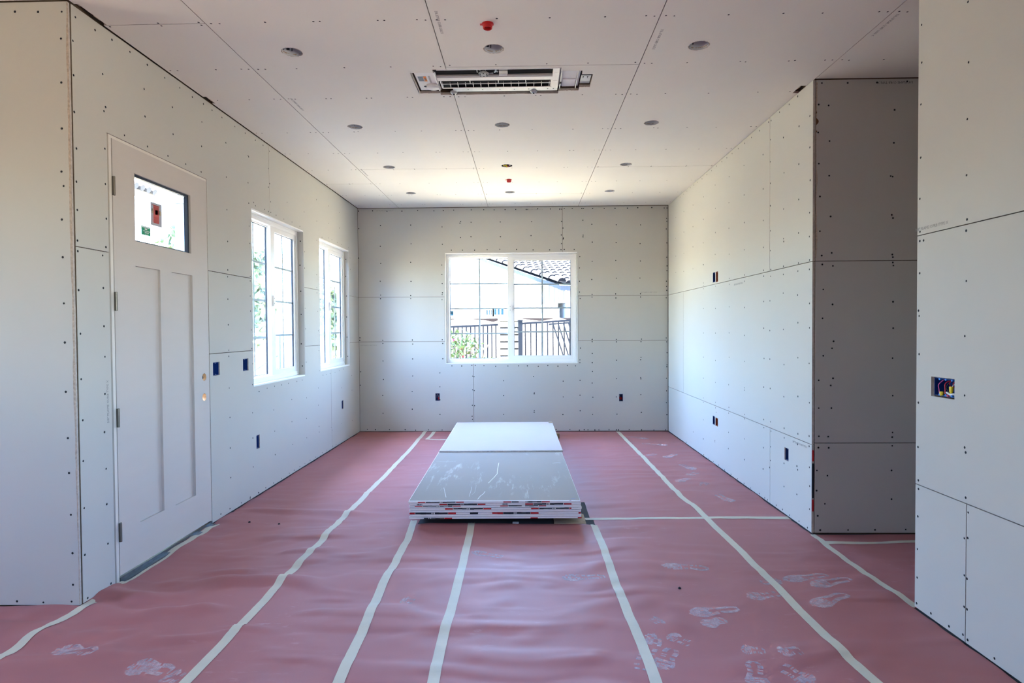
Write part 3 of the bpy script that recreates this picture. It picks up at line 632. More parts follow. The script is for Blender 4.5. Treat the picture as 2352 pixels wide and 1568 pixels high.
st1 = sticker(p0.y, p1.y, 2.063, 2.207, STKGREY, rows)
st1['label'] = 'grey notice with a red column and three small pictures'
p0 = onX(324, 520, XL-.03); p1 = onX(345, 520, XL-.03)
st2 = sticker(p0.y, p1.y, 1.990, 2.045, STKGREEN, [(.08, .92, .82, .94, STKWH), (.36, .62, .60, .76, STKWH), (.20, .95, .42, .50, STKWH), (.36, .80, .24, .34, STKWH), (.36, .78, .10, .13, STKWH)])
st2['label'] = 'green square sticker with white lettering'
HV = [2.213, 1.574, .925, .283]
for z in HV:
    b = MB(); b.box(DOOR[0]+.039, DOOR[0]+.0600, z-.052, z+.052, -.004, .0015, BRASS, T)
    b.tube([FL.P(DOOR[0]+.041, z-.052, .007), FL.P(DOOR[0]+.041, z+.052, .007)], .0075, BRASS, 10)
    for dz in (-.025, .02): b.box(DOOR[0]+.050, DOOR[0]+.053, z+dz-.012, z+dz+.012, .0015, .0022, SCREW, T)
    b.build('hinge', door, bevel=.0008)

# ---------------------------------------------------------------- electrical boxes
def smooth(pts, n=6):
    P = [Vector(p) for p in pts]; P = [P[0]*2-P[1]]+P+[P[-1]*2-P[-2]]; out = []
    for i in range(1, len(P)-2):
        for k in range(n):
            t = k/n; a, b_, c, d = P[i-1], P[i], P[i+1], P[i+2]
            out.append(.5*((2*b_)+(c-a)*t+(2*a-5*b_+4*c-d)*t*t+(3*b_-a-3*c+d)*t*t*t))
    return out+[P[-2]]
def wire(b, pts, M, r=.0019): b.tube(smooth(pts, 4), r, M, 6)
def outlet_box(fr, h, label, shell=None, nut=None, wires=(), group=None, inset=.008):
    u0, u1, v0, v1 = h; shell = shell or BLUEBOX; T = fr.T(); t = .0022; dp = -.075
    root = empty('outlet_box', label, 'electrical box', group)
    root.location = fr.P((u0+u1)/2, v0, -.02); inv = Matrix.Translation(-root.location)
    a, c, d, e = u0+.002, u1-.002, v0+.002, v1-.002
    b = MB(); n1 = -inset
    b.box(a, a+t, d, e, dp, n1, shell, T); b.box(c-t, c, d, e, dp, n1, shell, T); b.box(a, c, d, d+t, dp, n1, shell, T); b.box(a, c, e-t, e, dp, n1, shell, T); b.box(a, c, d, e, dp-t, dp, shell, T)
    um = (a+c)/2
    for z in (d+.006, e-.006): b.tube([fr.P(um, z, dp), fr.P(um, z, n1)], .005, shell, 8)
    o = b.build('box_shell', root); o.data.transform(inv)
    for M, pts in wires:
        b = MB(); wire(b, [fr.P(u0+(u1-u0)*p[0], v0+(v1-v0)*p[1], p[2]) for p in pts], M); o = b.build('wire', root, smooth=True); o.data.transform(inv)
    for M, p, q in nut or ():
        b = MB(); P0 = fr.P(u0+(u1-u0)*p[0], v0+(v1-v0)*p[1], p[2]); P1 = fr.P(u0+(u1-u0)*q[0], v0+(v1-v0)*q[1], q[2])
        b.tube([P0, P0.lerp(P1, .8), P1], [.009, .0065, .004], M, 10); o = b.build('wire_connector', root); o.data.transform(inv)
    return root
Wc = lambda *p: list(p)
outlet_box(FL, BOXL[0], 'blue box with a red connector in the wall right beside the door edge', nut=[(REDNUT, (.30, .35, -.045), (.42, .08, -.03))], wires=[(WRED, Wc((.3, .95, -.07), (.25, .6, -.05), (.3, .35, -.045)))], group='wall boxes left of the windows')
outlet_box(FL, BOXL[1], 'blue box with a yellow connector just left of the nearer tall window', nut=[(YNUT, (.45, .50, -.045), (.50, .18, -.03))], wires=[(WBLACK, Wc((.4, .95, -.07), (.35, .7, -.05), (.45, .5, -.045))), (WRED, Wc((.25, .1, -.06), (.2, .3, -.04), (.4, .2, -.03)))], group='wall boxes left of the windows')
outlet_box(FL, BOXL[2], 'low blue outlet box under the nearer tall window', wires=[(WBLACK, Wc((.4, .95, -.07), (.5, .5, -.05), (.4, .1, -.06)))], group='wall boxes left of the windows')
outlet_box(FL, BOXL[3], 'low dark outlet box under the tall window next to the back corner', wires=[(WBLACK, Wc((.4, .95, -.07), (.5, .5, -.05), (.4, .1, -.06)))], group='wall boxes left of the windows')
outlet_box(FB, BOXB[0], 'outlet box in the end wall with a white wire loop and one red connector', nut=[(REDNUT, (.62, .42, -.04), (.72, .12, -.03))], wires=[(WWHITE, Wc((.2, .35, -.05), (.25, .7, -.03), (.45, .82, -.025), (.6, .65, -.03), (.62, .42, -.04))), (WRED, Wc((.8, .95, -.06), (.85, .7, -.05), (.7, .4, -.05)))], group='outlet boxes under the wide window')
outlet_box(FB, BOXB[1], 'outlet box in the end wall with two red connectors, near the right corner', nut=[(REDNUT, (.35, .5, -.045), (.38, .2, -.03)), (REDNUT, (.7, .5, -.045), (.72, .18, -.03))], wires=[(WWHITE, Wc((.2, .95, -.06), (.25, .7, -.04), (.35, .5, -.045)))], group='outlet boxes under the wide window')
outlet_box(FR, BOXR[0], 'blue box of the upper pair on the far side wall', wires=[(WBLACK, Wc((.4, .95, -.07), (.5, .5, -.05), (.4, .1, -.06)))], group='paired boxes on the far side wall', inset=.003)
outlet_box(FR, BOXR[1], 'orange box of the upper pair on the far side wall', ORANGEBOX, wires=[(WBLACK, Wc((.2, .7, -.05), (.1, .5, -.03), (.3, .3, -.05)))], group='paired boxes on the far side wall', inset=.003)
outlet_box(FR, BOXR[2], 'blue box of the lower pair on the far side wall', wires=[(WBLACK, Wc((.4, .95, -.07), (.5, .5, -.05), (.4, .1, -.06)))], group='paired boxes on the far side wall', inset=.003)
outlet_box(FR, BOXR[3], 'orange box of the lower pair on the far side wall', ORANGEBOX, group='paired boxes on the far side wall', inset=.003)
outlet_box(FR, BOXR[4], 'low blue outlet box with a pale yellow connector near the hallway corner', nut=[(YNUT, (.25, .5, -.04), (.25, .12, -.025))], wires=[(WBLACK, Wc((.4, .95, -.07), (.35, .7, -.05), (.25, .5, -.04)))])
# wide three-gang box
h = BOXN[0]; big = empty('switch_box', 'wide blue switch box full of red and white wires in the near wall', 'electrical box')
u0, u1, v0, v1 = h; T = FR.T(); t = .0025; dp = -.08
Pb = lambda a, c, n: FR.P(u1-(u1-u0)*a, v0+(v1-v0)*c, n)       # a = 0 at the far (left in view) side
b = MB()
a, c, d, e = u0+.003, u1-.012, v0+.006, v1-.003
b.box(a, a+t, d, e, dp, -.008, BLUEBOX, T); b.box(c-t, c, d, e, dp, -.008, BLUEBOX, T); b.box(a, c, d, d+t, dp, -.008, BLUEBOX, T); b.box(a, c, e-t, e, dp, -.008, BLUEBOX, T); b.box(a, c, d, e, dp-t, dp, BLUEBOX, T)
TABS = mat('light_blue_tab', (.03, .20, .62), .4)
for k in range(3):
    um = c-(c-a)*(.22+.29*k)
    for z in (d+.005, e-.005): b.tube([FR.P(um, z, dp), FR.P(um, z, -.009)], .0058, TABS, 10)
b.build('box_shell', big)
for M, pts, r in ((WPINK, [(.30, .90, -.03), (.22, .62, -.012), (.24, .38, -.012), (.20, .10, -.02), (.16, .03, -.04)], .0022),
                  (WRED, [(.56, .92, -.04), (.50, .72, -.014), (.52, .45, -.010), (.52, .18, -.012), (.49, .03, -.03)], .0026),
                  (WRED, [(.46, .9, -.05), (.43, .7, -.04), (.40, .5, -.05)], .0016), (WRED, [(.66, .88, -.05), (.63, .72, -.035), (.62, .52, -.04)], .0022),
                  (WBLACK, [(.38, .8, -.05), (.34, .5, -.035), (.42, .25, -.04)], .0022), (WBLACK, [(.62, .18, -.03), (.8, .12, -.02), (.97, .12, -.03)], .0035),
                  (WWHITE, [(.44, .22, -.02), (.56, .27, -.014), (.72, .20, -.012), (.86, .24, -.014), (.98, .22, -.03)], .0048), (WWHITE, [(.60, .20, -.02), (.74, .14, -.016), (.96, .18, -.03)], .0036),
                  (WWHITE, [(.80, .34, -.03), (.90, .36, -.02), (.99, .34, -.03)], .0032), (WWHITE, [(.74, .78, -.04), (.73, .66, -.025), (.74, .60, -.02)], .002), (WBLACK, [(.84, .5, -.03), (.93, .56, -.03), (.98, .62, -.04)], .002)):
    b = MB(); b.tube(smooth([Pb(*p) for p in pts]), r, M, 8); b.build('wire', big, smooth=True)
for M, p, q in ((YNUT, (.32, .26, -.016), (.35, .06, -.012)), (YNUT, (.73, .58, -.016), (.76, .26, -.012)), (REDNUT, (.60, .14, -.018), (.62, .04, -.014))):
    b = MB(); P0, P1 = Pb(*p), Pb(*q); b.tube([P0, P0.lerp(P1, .75), P1], [.0095, .0078, .0045], M, 10); b.build('wire_connector', big)

# ---------------------------------------------------------------- ceiling things
rows_y = [3.660, 5.014, 6.264, 7.466]
rown = {3.660: 'nearest row', 5.014: 'second row', 6.264: 'third row', 7.466: 'row by the end wall'}
coln = {-1.378: 'on the door and window side', -0.177: 'in the middle', 1.027: 'on the hallway side'}
b = MB()
b.lathe([(.0565, -.0005), (.0585, .010), (.0600, .030), (.060, .110), (.0, .1105)], CANIN, None, 28)
can_mesh = b.build('tmp_can', None, smooth=True); can_me = can_mesh.data; bpy.data.objects.remove(can_mesh)
b = MB(); b.box(-.045, -.030, .030, .040, .03, .075, CANDARK); b.box(-.0585, -.052, -.014, .010, .02, .07, CANDARK); b.tube([(-.02, .052, .03), (-.018, .050, .07)], .0025, CANDARK, 6)
t_ = b.build('tmp_clip'); clip_me = t_.data; bpy.data.objects.remove(t_)
for i, (x, y) in enumerate(CANS):
    root = empty('recessed_light', 'recessed light can, %s, %s' % (rown[y], coln[x]), 'ceiling light', 'recessed light cans in the ceiling')
    root.location = (x, y, H)
    for nm, me in (('can_housing', can_me), ('spring_clip', clip_me)):
        o = bpy.data.objects.new(nm, me); COL.objects.link(o); o.parent = root
    # torn paper rim of the hole
    rd = random.Random(i); b = MB(); n = 36
    for k in range(n):
        a0, a1 = 2*math.pi*k/n, 2*math.pi*(k+1)/n
        r0 = .0588; r1 = .0605+rd.uniform(0, .003)
        if rd.random() < .75:
            b.face([(r0*math.cos(a0), r0*math.sin(a0), -.0006), (r1*math.cos(a0), r1*math.sin(a0), -.0004), (r1*math.cos(a1), r1*math.sin(a1), -.0004), (r0*math.cos(a1), r0*math.sin(a1), -.0006)], TORN)
    b.build('torn_rim', root)['kind'] = 'stuff'
# junction box with loose yellow cable
jb = empty('junction_box', 'round ceiling box with loose yellow cable hanging out', 'electrical box'); jb.location = (JBOX[0], JBOX[1], H)
b = MB(); b.lathe([(.054, -.0005), (.056, .05), (0, .0505)], BLACKBOX, None, 24); b.build('box_shell', jb, smooth=True)
for k, (M, pts, r) in enumerate(((YNUT, [(-.045, .0, .02), (-.03, -.02, -.004), (-.005, -.03, -.006), (.0, -.01, .02)], .006), (YNUT, [(-.01, .02, .03), (-.005, -.005, -.006), (.0, -.012, -.022), (.004, -.008, -.004)], .005), (WRED, [(-.01, .035, .03), (.01, .035, .002), (.03, .02, .02)], .005), (WBLACK, [(-.02, .03, .02), (.0, .01, .0), (.02, .0, .02)], .005), (WWHITE, [(.02, .0, .02), (.03, -.01, .0), (.042, .0, .02)], .006))):
    b = MB(); b.tube(pts, r, M, 8); b.build('cable', jb, smooth=True)
def red_cap(x, y, s, label):
    r = empty('sprinkler_cap', label, 'sprinkler cap', 'red sprinkler covers on the ceiling'); r.location = (x, y, H)
    b = MB(); b.lathe([(.040*s, 0), (.040*s, -.004), (.032*s, -.006), (.031*s, -.023), (.0285*s, -.026), (.026*s, -.023), (.025*s, -.010), (0, -.0095)], REDCAP, None, 28)
    b.build('cap_body', r, smooth=False)
    b = MB(); b.box(-.050*s, -.036*s, -.006, .006, -.006, -.001, REDCAP); b.build('pull_tab', r)
    b = MB()
    for k in range(3):
        b.box(-.001, .012*s, -.0012, .0012, -.013, -.0102, mat('pale_mould_mark', (.7, .35, .3), .5), Matrix.Rotation(2.09*k, 4, 'Z'))
    b.build('mould_mark', r)
p = onZ(1120, 60, H-.012); red_cap(p.x, p.y, .82, 'red plastic sprinkler cover near the ceiling cassette')
p = onZ(1169, 415, H-.012); red_cap(p.x, p.y, .82, 'red plastic sprinkler cover near the end wall')

# ceiling cassette air conditioner
ac = empty('air_conditioner', 'open slim ceiling cassette air conditioner in its cut-out', 'air conditioner')
Z = H
def part(b, name, par=ac, **k): return b.build(name, par, **k)
b = MB()      # metal casing above the cut-out
b.box(-.735, -.730, 3.98, 4.33, Z-.0, Z+.24, GALV); b.box(-.73, .46, 4.36, 4.365, Z+.006, Z+.24, GALV); b.box(-.73, .46, 3.925, 3.930, Z+.006, Z+.24, GALV); b.box(-.73, .46, 3.93, 4.36, Z+.235, Z+.24, GALV); b.box(.456, .461, 3.93, 4.365, Z+.006, Z+.24, GALV)
b.box(-.56, .225, 3.942, 3.949, Z-.001, Z+.012, ACFOAM)
part(b, 'metal_casing')
b = MB(); b.box(-.716, -.575, 4.005, 4.305, Z+.012, Z+.022, ACWHITE); b.box(-.590, -.580, 4.0, 4.30, Z+.004, Z+.02, ACWHITE)
cover = part(b, 'end_cover', bevel=.003)
b = MB(); b.lathe([(0, -.012), (.040, -.012), (.046, -.004), (.046, .008)], ACWHITE, Matrix.Translation((-.620, 4.225, Z+.006)), 24); b.build('motor_bulge', cover, smooth=True)
b = MB(); b.lathe([(0, -.0015), (.013, -.0015), (.013, .003)], CANDARK, Matrix.Translation((-.672, 4.235, Z+.0125)), 16); b.build('sensor_hole', cover)
b = MB(); b.box(-.702, -.655, 4.068, 4.145, Z+.0105, Z+.0120, LABELG); b.box(-.664, -.646, 4.068, 4.145, Z+.0100, Z+.0115, ORANGE)
for k in range(6): b.box(-.699, -.668, 4.076+.011*k, 4.079+.011*k, Z+.0098, Z+.0106, PRINTD)
b.box(-.659, -.651, 4.09, 4.13, Z+.0092, Z+.0102, BRASS)
b.build('warning_label', cover)
b = MB(); b.box(-.632, -.620, 4.06, 4.17, Z+.0110, Z+.0122, ACGREY); b.build('moulded_rib', cover)
b = MB(); b.box(-.585, .188, 3.950, 4.075, Z+.014, Z+.05, ACBLACK)
for k in range(7): b.box(-.57, .18, 3.994+.008*k, 3.997+.008*k, Z+.0125, Z+.0142, mat('coil_fin', (.018, .018, .02), .7, .1))
part(b, 'filter_coil')
b = MB(); b.box(-.575, .188, 4.052, 4.076, Z+.005, Z+.030, ACGREY); part(b, 'drain_foam')
b = MB(); b.box(-.575, .190, 4.076, 4.128, Z+.003, Z+.006, ACWHITE)
for x in (-.42, -.02, .11): b.lathe([(0, -.0015), (.011, -.001), (.013, 0)], ACWHITE, Matrix.Translation((x, 4.10, Z+.004)), 14)
part(b, 'front_rail', bevel=.002)
b = MB(); b.box(-.565, .186, 4.10, 4.30, Z+.020, Z+.05, ACBLACK); part(b, 'outlet_cavity_shade')  # shallow black slab stands in for the shaded depth of the outlet
b = MB(); b.box(-.558, .185, 4.178, 4.184, Z+.003, Z+.006, ACWHITE); b.box(-.558, .185, 4.244, 4.254, Z+.002, Z+.006, ACWHITE); b.box(-.562, -.555, 4.13, 4.25, Z+.003, Z+.03, ACWHITE); b.box(.180, .188, 4.13, 4.25, Z+.003, Z+.03, ACWHITE); part(b, 'louvre_frame')
for k in range(15):
    x = -.552+.0517*k
    b = MB(); b.box(x-.0016, x+.0016, 4.184, 4.242, Z+.003, Z+.018, ACWHITE); part(b, 'louvre_vane')
for x in (-.362, -.172, .012):
    b = MB(); b.box(x-.0018, x+.0018, 4.126, 4.178, Z+.003, Z+.018, ACWHITE); part(b, 'louvre_strut')
b = MB(); b.box(.188, .232, 3.95, 4.27, Z+.003, Z+.03, ACWHITE); b.box(.190, .230, 3.945, 3.975, Z+.02, Z+.05, CANDARK)
for y in (4.03, 4.15): b.lathe([(0, -.0015), (.012, -.001), (.014, 0)], ACWHITE, Matrix.Translation((.210, y, Z+.003)), 14)
part(b, 'end_bracket', bevel=.0015)
b = MB(); b.box(-.49, .232, 4.262, 4.318, Z+.006, Z+.012, GALV); b.box(-.49, .232, 4.318, 4.322, Z+.006, Z+.06, GALV)
for x in (-.39, -.29, -.17, -.07, .03, .16, .20): b.box(x, x+.008, 4.285, 4.291, Z+.0048, Z+.0062, SCREW)
part(b, 'mounting_plate')
for x in (-.49, .068):
    b = MB(); b.lathe([(0, -.010), (.014, -.012), (.024, -.004), (.026, .006)], GALV, Matrix.Translation((x, 4.330, Z+.004)), 18); b.lathe([(0, -.016), (.006, -.016), (.006, -.008)], SCREW, Matrix.Translation((x, 4.328, Z+.004)), 10); part(b, 'hanger_bolt', smooth=True)
b = MB(); b.lathe([(0, -.02), (.028, -.02), (.034, -.010), (.034, .02)], mat('motor_grey', (.33, .35, .36), .5), Matrix.Translation((-.262, 4.035, Z+.022)), 20)
for an in range(6): b.lathe([(0, -.0225), (.004, -.0225), (.004, -.018)], SCREW, Matrix.Translation((-.262+.024*math.cos(an*1.047+.5), 4.035+.024*math.sin(an*1.047+.5), Z+.022)), 8)
b.tube([(-.232, 4.037, Z+.02), (-.20, 4.033, Z+.018)], .010, mat('motor_grey', (.33, .35, .36), .5), 10)
part(b, 'louvre_motor')
b = MB(); b.box(-.305, -.300, 3.955, 4.02, Z+.012, Z+.05, GALV); b.box(-.285, -.280, 3.955, 3.99, Z+.012, Z+.05, GALV); b.box(-.25, -.245, 3.955, 3.99, Z+.012, Z+.05, GALV)
b.tube([(-.185, 3.95, Z+.012), (-.178, 3.985, Z+.008), (-.19, 4.02, Z+.014)], .006, GALV, 8); b.tube([(-.175, 3.95, Z+.012), (-.182, 3.99, Z+.008), (-.170, 4.015, Z+.014)], .005, WWHITE, 8)
part(b, 'wiring_clip')['kind'] = 'stuff'
b = MB(); b.box(-.160, -.105, 3.985, 4.030, Z+.004, Z+.02, mat('pale_box', (.55, .52, .48), .5)); b.box(-.162, -.108, 4.030, 4.046, Z+.001, Z+.008, ACFOAM); part(b, 'terminal_block')
b = MB(); b.box(.236, .374, 3.99, 4.305, Z+.03, Z+.036, ACFOAM); b.box(.243, .250, 3.99, 4.30, Z+.008, Z+.03, GALV); b.box(.352, .358, 3.99, 4.30, Z+.008, Z+.03, GALV); b.box(.262, .350, 4.18, 4.30, Z+.024, Z+.031, ACFOAM)
part(b, 'foil_side_box')
b = MB(); b.box(.243, .252, 4.185, 4.20, Z+.002, Z+.010, SCREW); b.tube([(.246, 4.20, Z+.004), (.243, 4.26, Z+.01)], .004, ACWHITE, 8); part(b, 'cable_clip')
b = MB(); b.box(.380, .446, 4.05, 4.24, Z+.07, Z+.075, CANDARK); b.box(.380, .446, 4.105, 4.235, Z+.018, Z+.024, GALV)
for x in (.395, .424): b.lathe([(0, -.001), (.005, -.001), (.005, .002)], SCREW, Matrix.Translation((x, 4.125, Z+.0175)), 10); b.box(x-.0016, x+.0016, 4.125, 4.145, Z+.0165, Z+.018, SCREW)
part(b, 'keyhole_bracket')
b = MB()      # torn board rim round the cut-out
for (x0, x1, y0, y1) in AC_HOLES:
    for k in range(14):
        x = x0+(x1-x0)*k/14
        if random.random() < .7 and not (-.57 < x < .2 and False): b.box(x, x+(x1-x0)/14, y1-.001, y1+random.uniform(.001, .004), H-.0008, H-.0003, TORN)
part(b, 'torn_rim')['kind'] = 'stuff'

# ---------------------------------------------------------------- floor paper
rs = np.random.RandomState(11)
LAT = rs.rand(512, 512)
def vn(x, y):
    x = np.asarray(x, float); y = np.asarray(y, float)
    xi = np.floor(x).astype(int); yi = np.floor(y).astype(int); fx = x-xi; fy = y-yi
    fx = fx*fx*fx*(fx*(fx*6-15)+10); fy = fy*fy*fy*(fy*(fy*6-15)+10)
    a = LAT[xi % 512, yi % 512]; b_ = LAT[(xi+1) % 512, yi % 512]; c = LAT[xi % 512, (yi+1) % 512]; d = LAT[(xi+1) % 512, (yi+1) % 512]
    return (a*(1-fx)+b_*fx)*(1-fy)+(c*(1-fx)+d*fx)*fy
def hgt(x, y):
    x = np.asarray(x, float); y = np.asarray(y, float)
    wx = x+.18*vn(x*1.9+40, y*1.9+9); wy = y+.22*vn(x*1.3+7, y*1.6+3)+.10*vn(x*3.1, y*3.3)
    n1 = vn(wx*1.5+3, wy*7.5+1); n2 = vn(wx*3.2+60, wy*12+20); n3 = vn(wx*.8+90, wy*2.1+50)
    r1 = np.clip(n1-.42, 0, 1)**1.4; r2 = np.clip(n2-.45, 0, 1)**1.3
    chaos = np.clip(vn(x*.55+5, y*.6+2)*1.6-.3, .42, 1)
    n4 = vn((wx*.8+wy*.6)*6+11, (wy*.8-wx*.6)*9+4); r4 = np.clip(n4-.5, 0, 1)**1.2
    h = .003 + chaos*(.060*r1+.036*r2+.036*r4) + .016*np.clip(n3-.45, 0, 1)
    near = np.clip((4.6-y)/1.0, 0, 1)
    h = h*(.34+.66*near)
    # the paper is pressed flat beneath and around the stack, and lifts in a lip at its torn edge in front of it
    st = np.clip((x+.92)/.12, 0, 1)*np.clip((.50-x)/.12, 0, 1)*np.clip((y-4.36)/.08, 0, 1)*np.clip((8.1-y)/.1, 0, 1)
    h = h*(1-st)+.002*st
    lip = np.exp(-((y-4.33)/.07)**2)*np.clip((x+.80)/.1, 0, 1)*np.clip((.50-x)/.1, 0, 1)*(.35+.65*vn(x*2.2+1, 3.3))
    lip = lip*(y < 4.40)
    fold = .016*np.exp(-((y-(4.66+.05*np.sin(x*2)))/.05)**2)*np.clip((-.95-x)/.4, 0, 1)*np.clip((x+2.27)/.15, 0, 1)
    return h+.022*lip+fold
def spaced(a, b_, fine_from, fine, coarse):
    out = [a]
    while out[-1] < b_-1e-6:
        s = fine if out[-1] >= fine_from else coarse
        out.append(min(b_, out[-1]+s))
    if len(out) > 2 and out[-1]-out[-2] < fine*.3: out.pop(-2)
    return out
def sheet(x0, x1, y0, y1, label, fx=.03, fy=.014, dz=0.0, wob=0):
    xs = np.linspace(x0, x1, max(2, int((x1-x0)/fx)+1)); ys = np.array(spaced(y0, y1, 2.2, fy, .12))
    X, Y = np.meshgrid(xs, ys, indexing='ij')
    if wob: Y = Y+np.where(np.abs(Y-y1) < .08, wob*(vn(X*4+17, Y*0+1)-.5)*(1-np.abs(Y-y1)/.08), 0)
    Zz = hgt(X, Y)+dz
    nx, ny = X.shape
    V = np.stack([X, Y, Zz], -1).reshape(-1, 3)
    I = np.arange(nx*ny).reshape(nx, ny)
    Fq = np.stack([I[:-1, :-1], I[1:, :-1], I[1:, 1:], I[:-1, 1:]], -1).reshape(-1, 4)
    me = bpy.data.meshes.new('paper_sheet')
    me.vertices.add(len(V)); me.vertices.foreach_set('co', V.ravel())
    me.loops.add(Fq.size); me.loops.foreach_set('vertex_index', Fq.ravel())
    me.polygons.add(len(Fq)); me.polygons.foreach_set('loop_start', np.arange(0, Fq.size, 4)); me.polygons.foreach_set('loop_total', np.full(len(Fq), 4))
    me.polygons.foreach_set('use_smooth', np.ones(len(Fq), bool))
    me.materials.append(PAPER); me.update(); me.validate()
    o = bpy.data.objects.new('paper_sheet', me); COL.objects.link(o)
    tag(o, label, 'floor paper', 'red rosin paper covering the floor')
    o['_r'] = (x0, x1, y0, y1)
    return o
TA, TB2, TCc, TD, TE = -1.365, -.785, -.385, .492, 1.37
SHEETS = [
 sheet(XL+.002, TA, 2.0, YB-.003, 'red floor paper strip along the entry door and tall windows'),
 sheet(TA, TB2, 2.0, YB-.003, 'red floor paper strip left of the drywall stack'),
 sheet(TB2, TCc, 2.0, 4.385, 'narrow red paper strip between the two tapes ending at the stack', wob=.03),
 sheet(TCc, TD, 2.0, 4.375, 'wrinkled red paper strip straight in front of the drywall stack', wob=.04),
 sheet(TD, TE, 2.0, 4.520, 'red paper strip with boot prints, right of the stack front'),
 sheet(TE, XR-.002, 2.0, 4.520, 'red paper strip with boot prints beside the near wall and hallway opening'),
 sheet(.47, 1.33, 4.520, YB-.003, 'smooth red paper strip right of the drywall stack'),
 sheet(1.33, XR-.002, 4.520, YB-.003, 'dusty red paper strip along the far side wall'),
 sheet(TB2, .47, 4.95, YB-.003, 'red floor paper under the drywall stack', fy=.03),
 sheet(XL-1.6, XL+.002, 1.5, YL-BT-.003, 'red paper in front of the short wall beside the door'),
 sheet(XR-.002, 3.2, YN+.002, 4.022, 'dusty dark red paper on the hallway floor'),
 sheet(XR-.002, 3.2, 4.022, YR-.003, 'strip of red paper along the foot of the hallway wall'),
]
# plain continuation of the paper behind the viewer
b = MB(); b.box(XFAR+.01, XR-.01, YREAR+.01, 1.5, .001, .003, PAPER); b.box(XL, XR-.01, 1.5, 2.0, .001, .003, PAPER); b.box(XFAR+.01, XL-1.6, 1.5, YL-.03, .001, .003, PAPER); b.box(3.2, 5.15, YN+.01, YR-.01, .001, .003, PAPER)
tag(b.build('paper_sheet'), 'red floor paper behind the viewer', 'floor paper', 'red rosin paper covering the floor')
for o in SHEETS: del o['_r']

def interp(pts, step):
    out = []
    for (x0, y0), (x1, y1) in zip(pts, pts[1:]):
        n = max(1, int(math.hypot(x1-x0, y1-y0)/step))
        out += [(x0+(x1-x0)*k/n, y0+(y1-y0)*k/n) for k in range(n)]
    return out+[pts[-1]]
def tape(pts, label, w=.048, lift=.0016, seed=0, group='masking tape on the floor paper', ragged=True):
    c = np.array(interp(pts, .02)); d = np.gradient(c, axis=0); d /= np.linalg.norm(d, axis=1)[:, None]; nrm = np.stack([d[:, 1], -d[:, 0]], -1)
    K = 5; offs = np.linspace(-.5, .5, K)*w
    rd = np.random.RandomState(seed); jit = (rd.rand(len(c), K)-.5)*.0007
    n_ = len(c); wv = .0025*(vn(np.arange(n_)*.13+seed*7, np.zeros(n_)+.5)-.5)
    V = []
    for k in range(K):
        q = c+nrm*(offs[k]+wv)[:, None]
        if ragged:
            q[0] += d[0]*rd.uniform(-.012, .012); q[-1] += d[-1]*rd.uniform(-.012, .012)
        V.append(np.stack([q[:, 0], q[:, 1], np.maximum.reduce([hgt(q[:, 0], q[:, 1]), hgt(q[:, 0]+.008, q[:, 1]), hgt(q[:, 0]-.008, q[:, 1])])+lift+jit[:, k]], -1))
    V = np.stack(V, 1); m_ = V.shape[0]
    I = np.arange(m_*K).reshape(m_, K)
    Fq = np.stack([I[:-1, :-1], I[1:, :-1], I[1:, 1:], I[:-1, 1:]], -1).reshape(-1, 4)
    me = bpy.data.meshes.new('masking_tape'); me.from_pydata(V.reshape(-1, 3).tolist(), [], Fq.tolist()); me.materials.append(TAPE)
    me.polygons.foreach_set('use_smooth', [True]*len(me.polygons)); me.update()
    o = bpy.data.objects.new('masking_tape', me); COL.objects.link(o)
    return tag(o, label, 'tape', group)
def fpx(pts, ox, oy, s): return [tuple(onZ(ox+x/s, oy+y/s, .006)[:2]) for x, y in pts]
t1 = fpx([(1965,142),(1775,360),(1620,520),(1470,680),(1340,800),(1250,900),(1110,1040),(990,1160),(850,1320),(775,1400)], 560, 960, 4.704) + fpx([(1700,487),(1432,766)], 0, 1340, 3.36)
t1.append((t1[-1][0]+(t1[-1][0]-t1[-2][0])*.8, t1[-1][1]+(t1[-1][1]-t1[-2][1])*.8))
tape(t1, 'longest tape line, from the end wall forward along the door side', seed=1)
def ext(p, k=.25): return p+[(p[-1][0]+(p[-1][0]-p[-2][0])*k*2, p[-1][1]+(p[-1][1]-p[-2][1])*k*2)]
tape(ext(fpx([(843,48),(798,190),(718,350),(598,560),(472,860),(355,1100),(262,1300)], 700, 1180, 3.36)), 'tape line running forward from the left front corner of the stack', seed=2)
tape(ext(fpx([(1290,70),(1247,270),(1190,520),(1115,800),(1072,940),(992,1300)], 700, 1180, 3.36)), 'short straight tape line in front of the middle of the stack', seed=3)
tape(ext(fpx([(75,78),(152,270),(228,500),(335,750),(422,940),(515,1200)], 1340, 1180, 3.095)), 'tape line running forward from the right front corner of the stack', seed=4)
t5 = fpx([(575,117),(780,325),(960,510),(1130,690),(1280,800),(1400,925)], 1270, 960, 3.856) + fpx([(1115,255),(1225,375),(1385,520),(1525,670),(1710,850),(1885,1020),(2090,1200)], 1340, 1180, 3.095)
tape(ext(t5), 'longest tape line on the far and near side wall side, beside the boot prints', seed=5)
tape(fpx([(275,889),(850,888),(1350,883),(1700,881),(2092,883)], 1270, 960, 3.856), 'crosswise tape line from the stack to the far side wall', seed=6, lift=.0012)
tape(ext(fpx([(730,142),(500,265),(250,425),(0,590)], 0, 1340, 3.36), .3), 'tape line leading away from the corner of the short wall', seed=7)
tape(fpx([(160,425),(280,520),(400,610),(560,722),(700,812),(850,912),(946,978)], 1820, 1100, 3.35), 'tape line across the hallway opening', seed=8, w=.04)
tape(fpx([(268,490),(600,489),(800,486),(945,484)], 1820, 1100, 3.35)+[(3.1, 4.04)], 'tape line across the hallway floor near its wall', seed=9, w=.045)
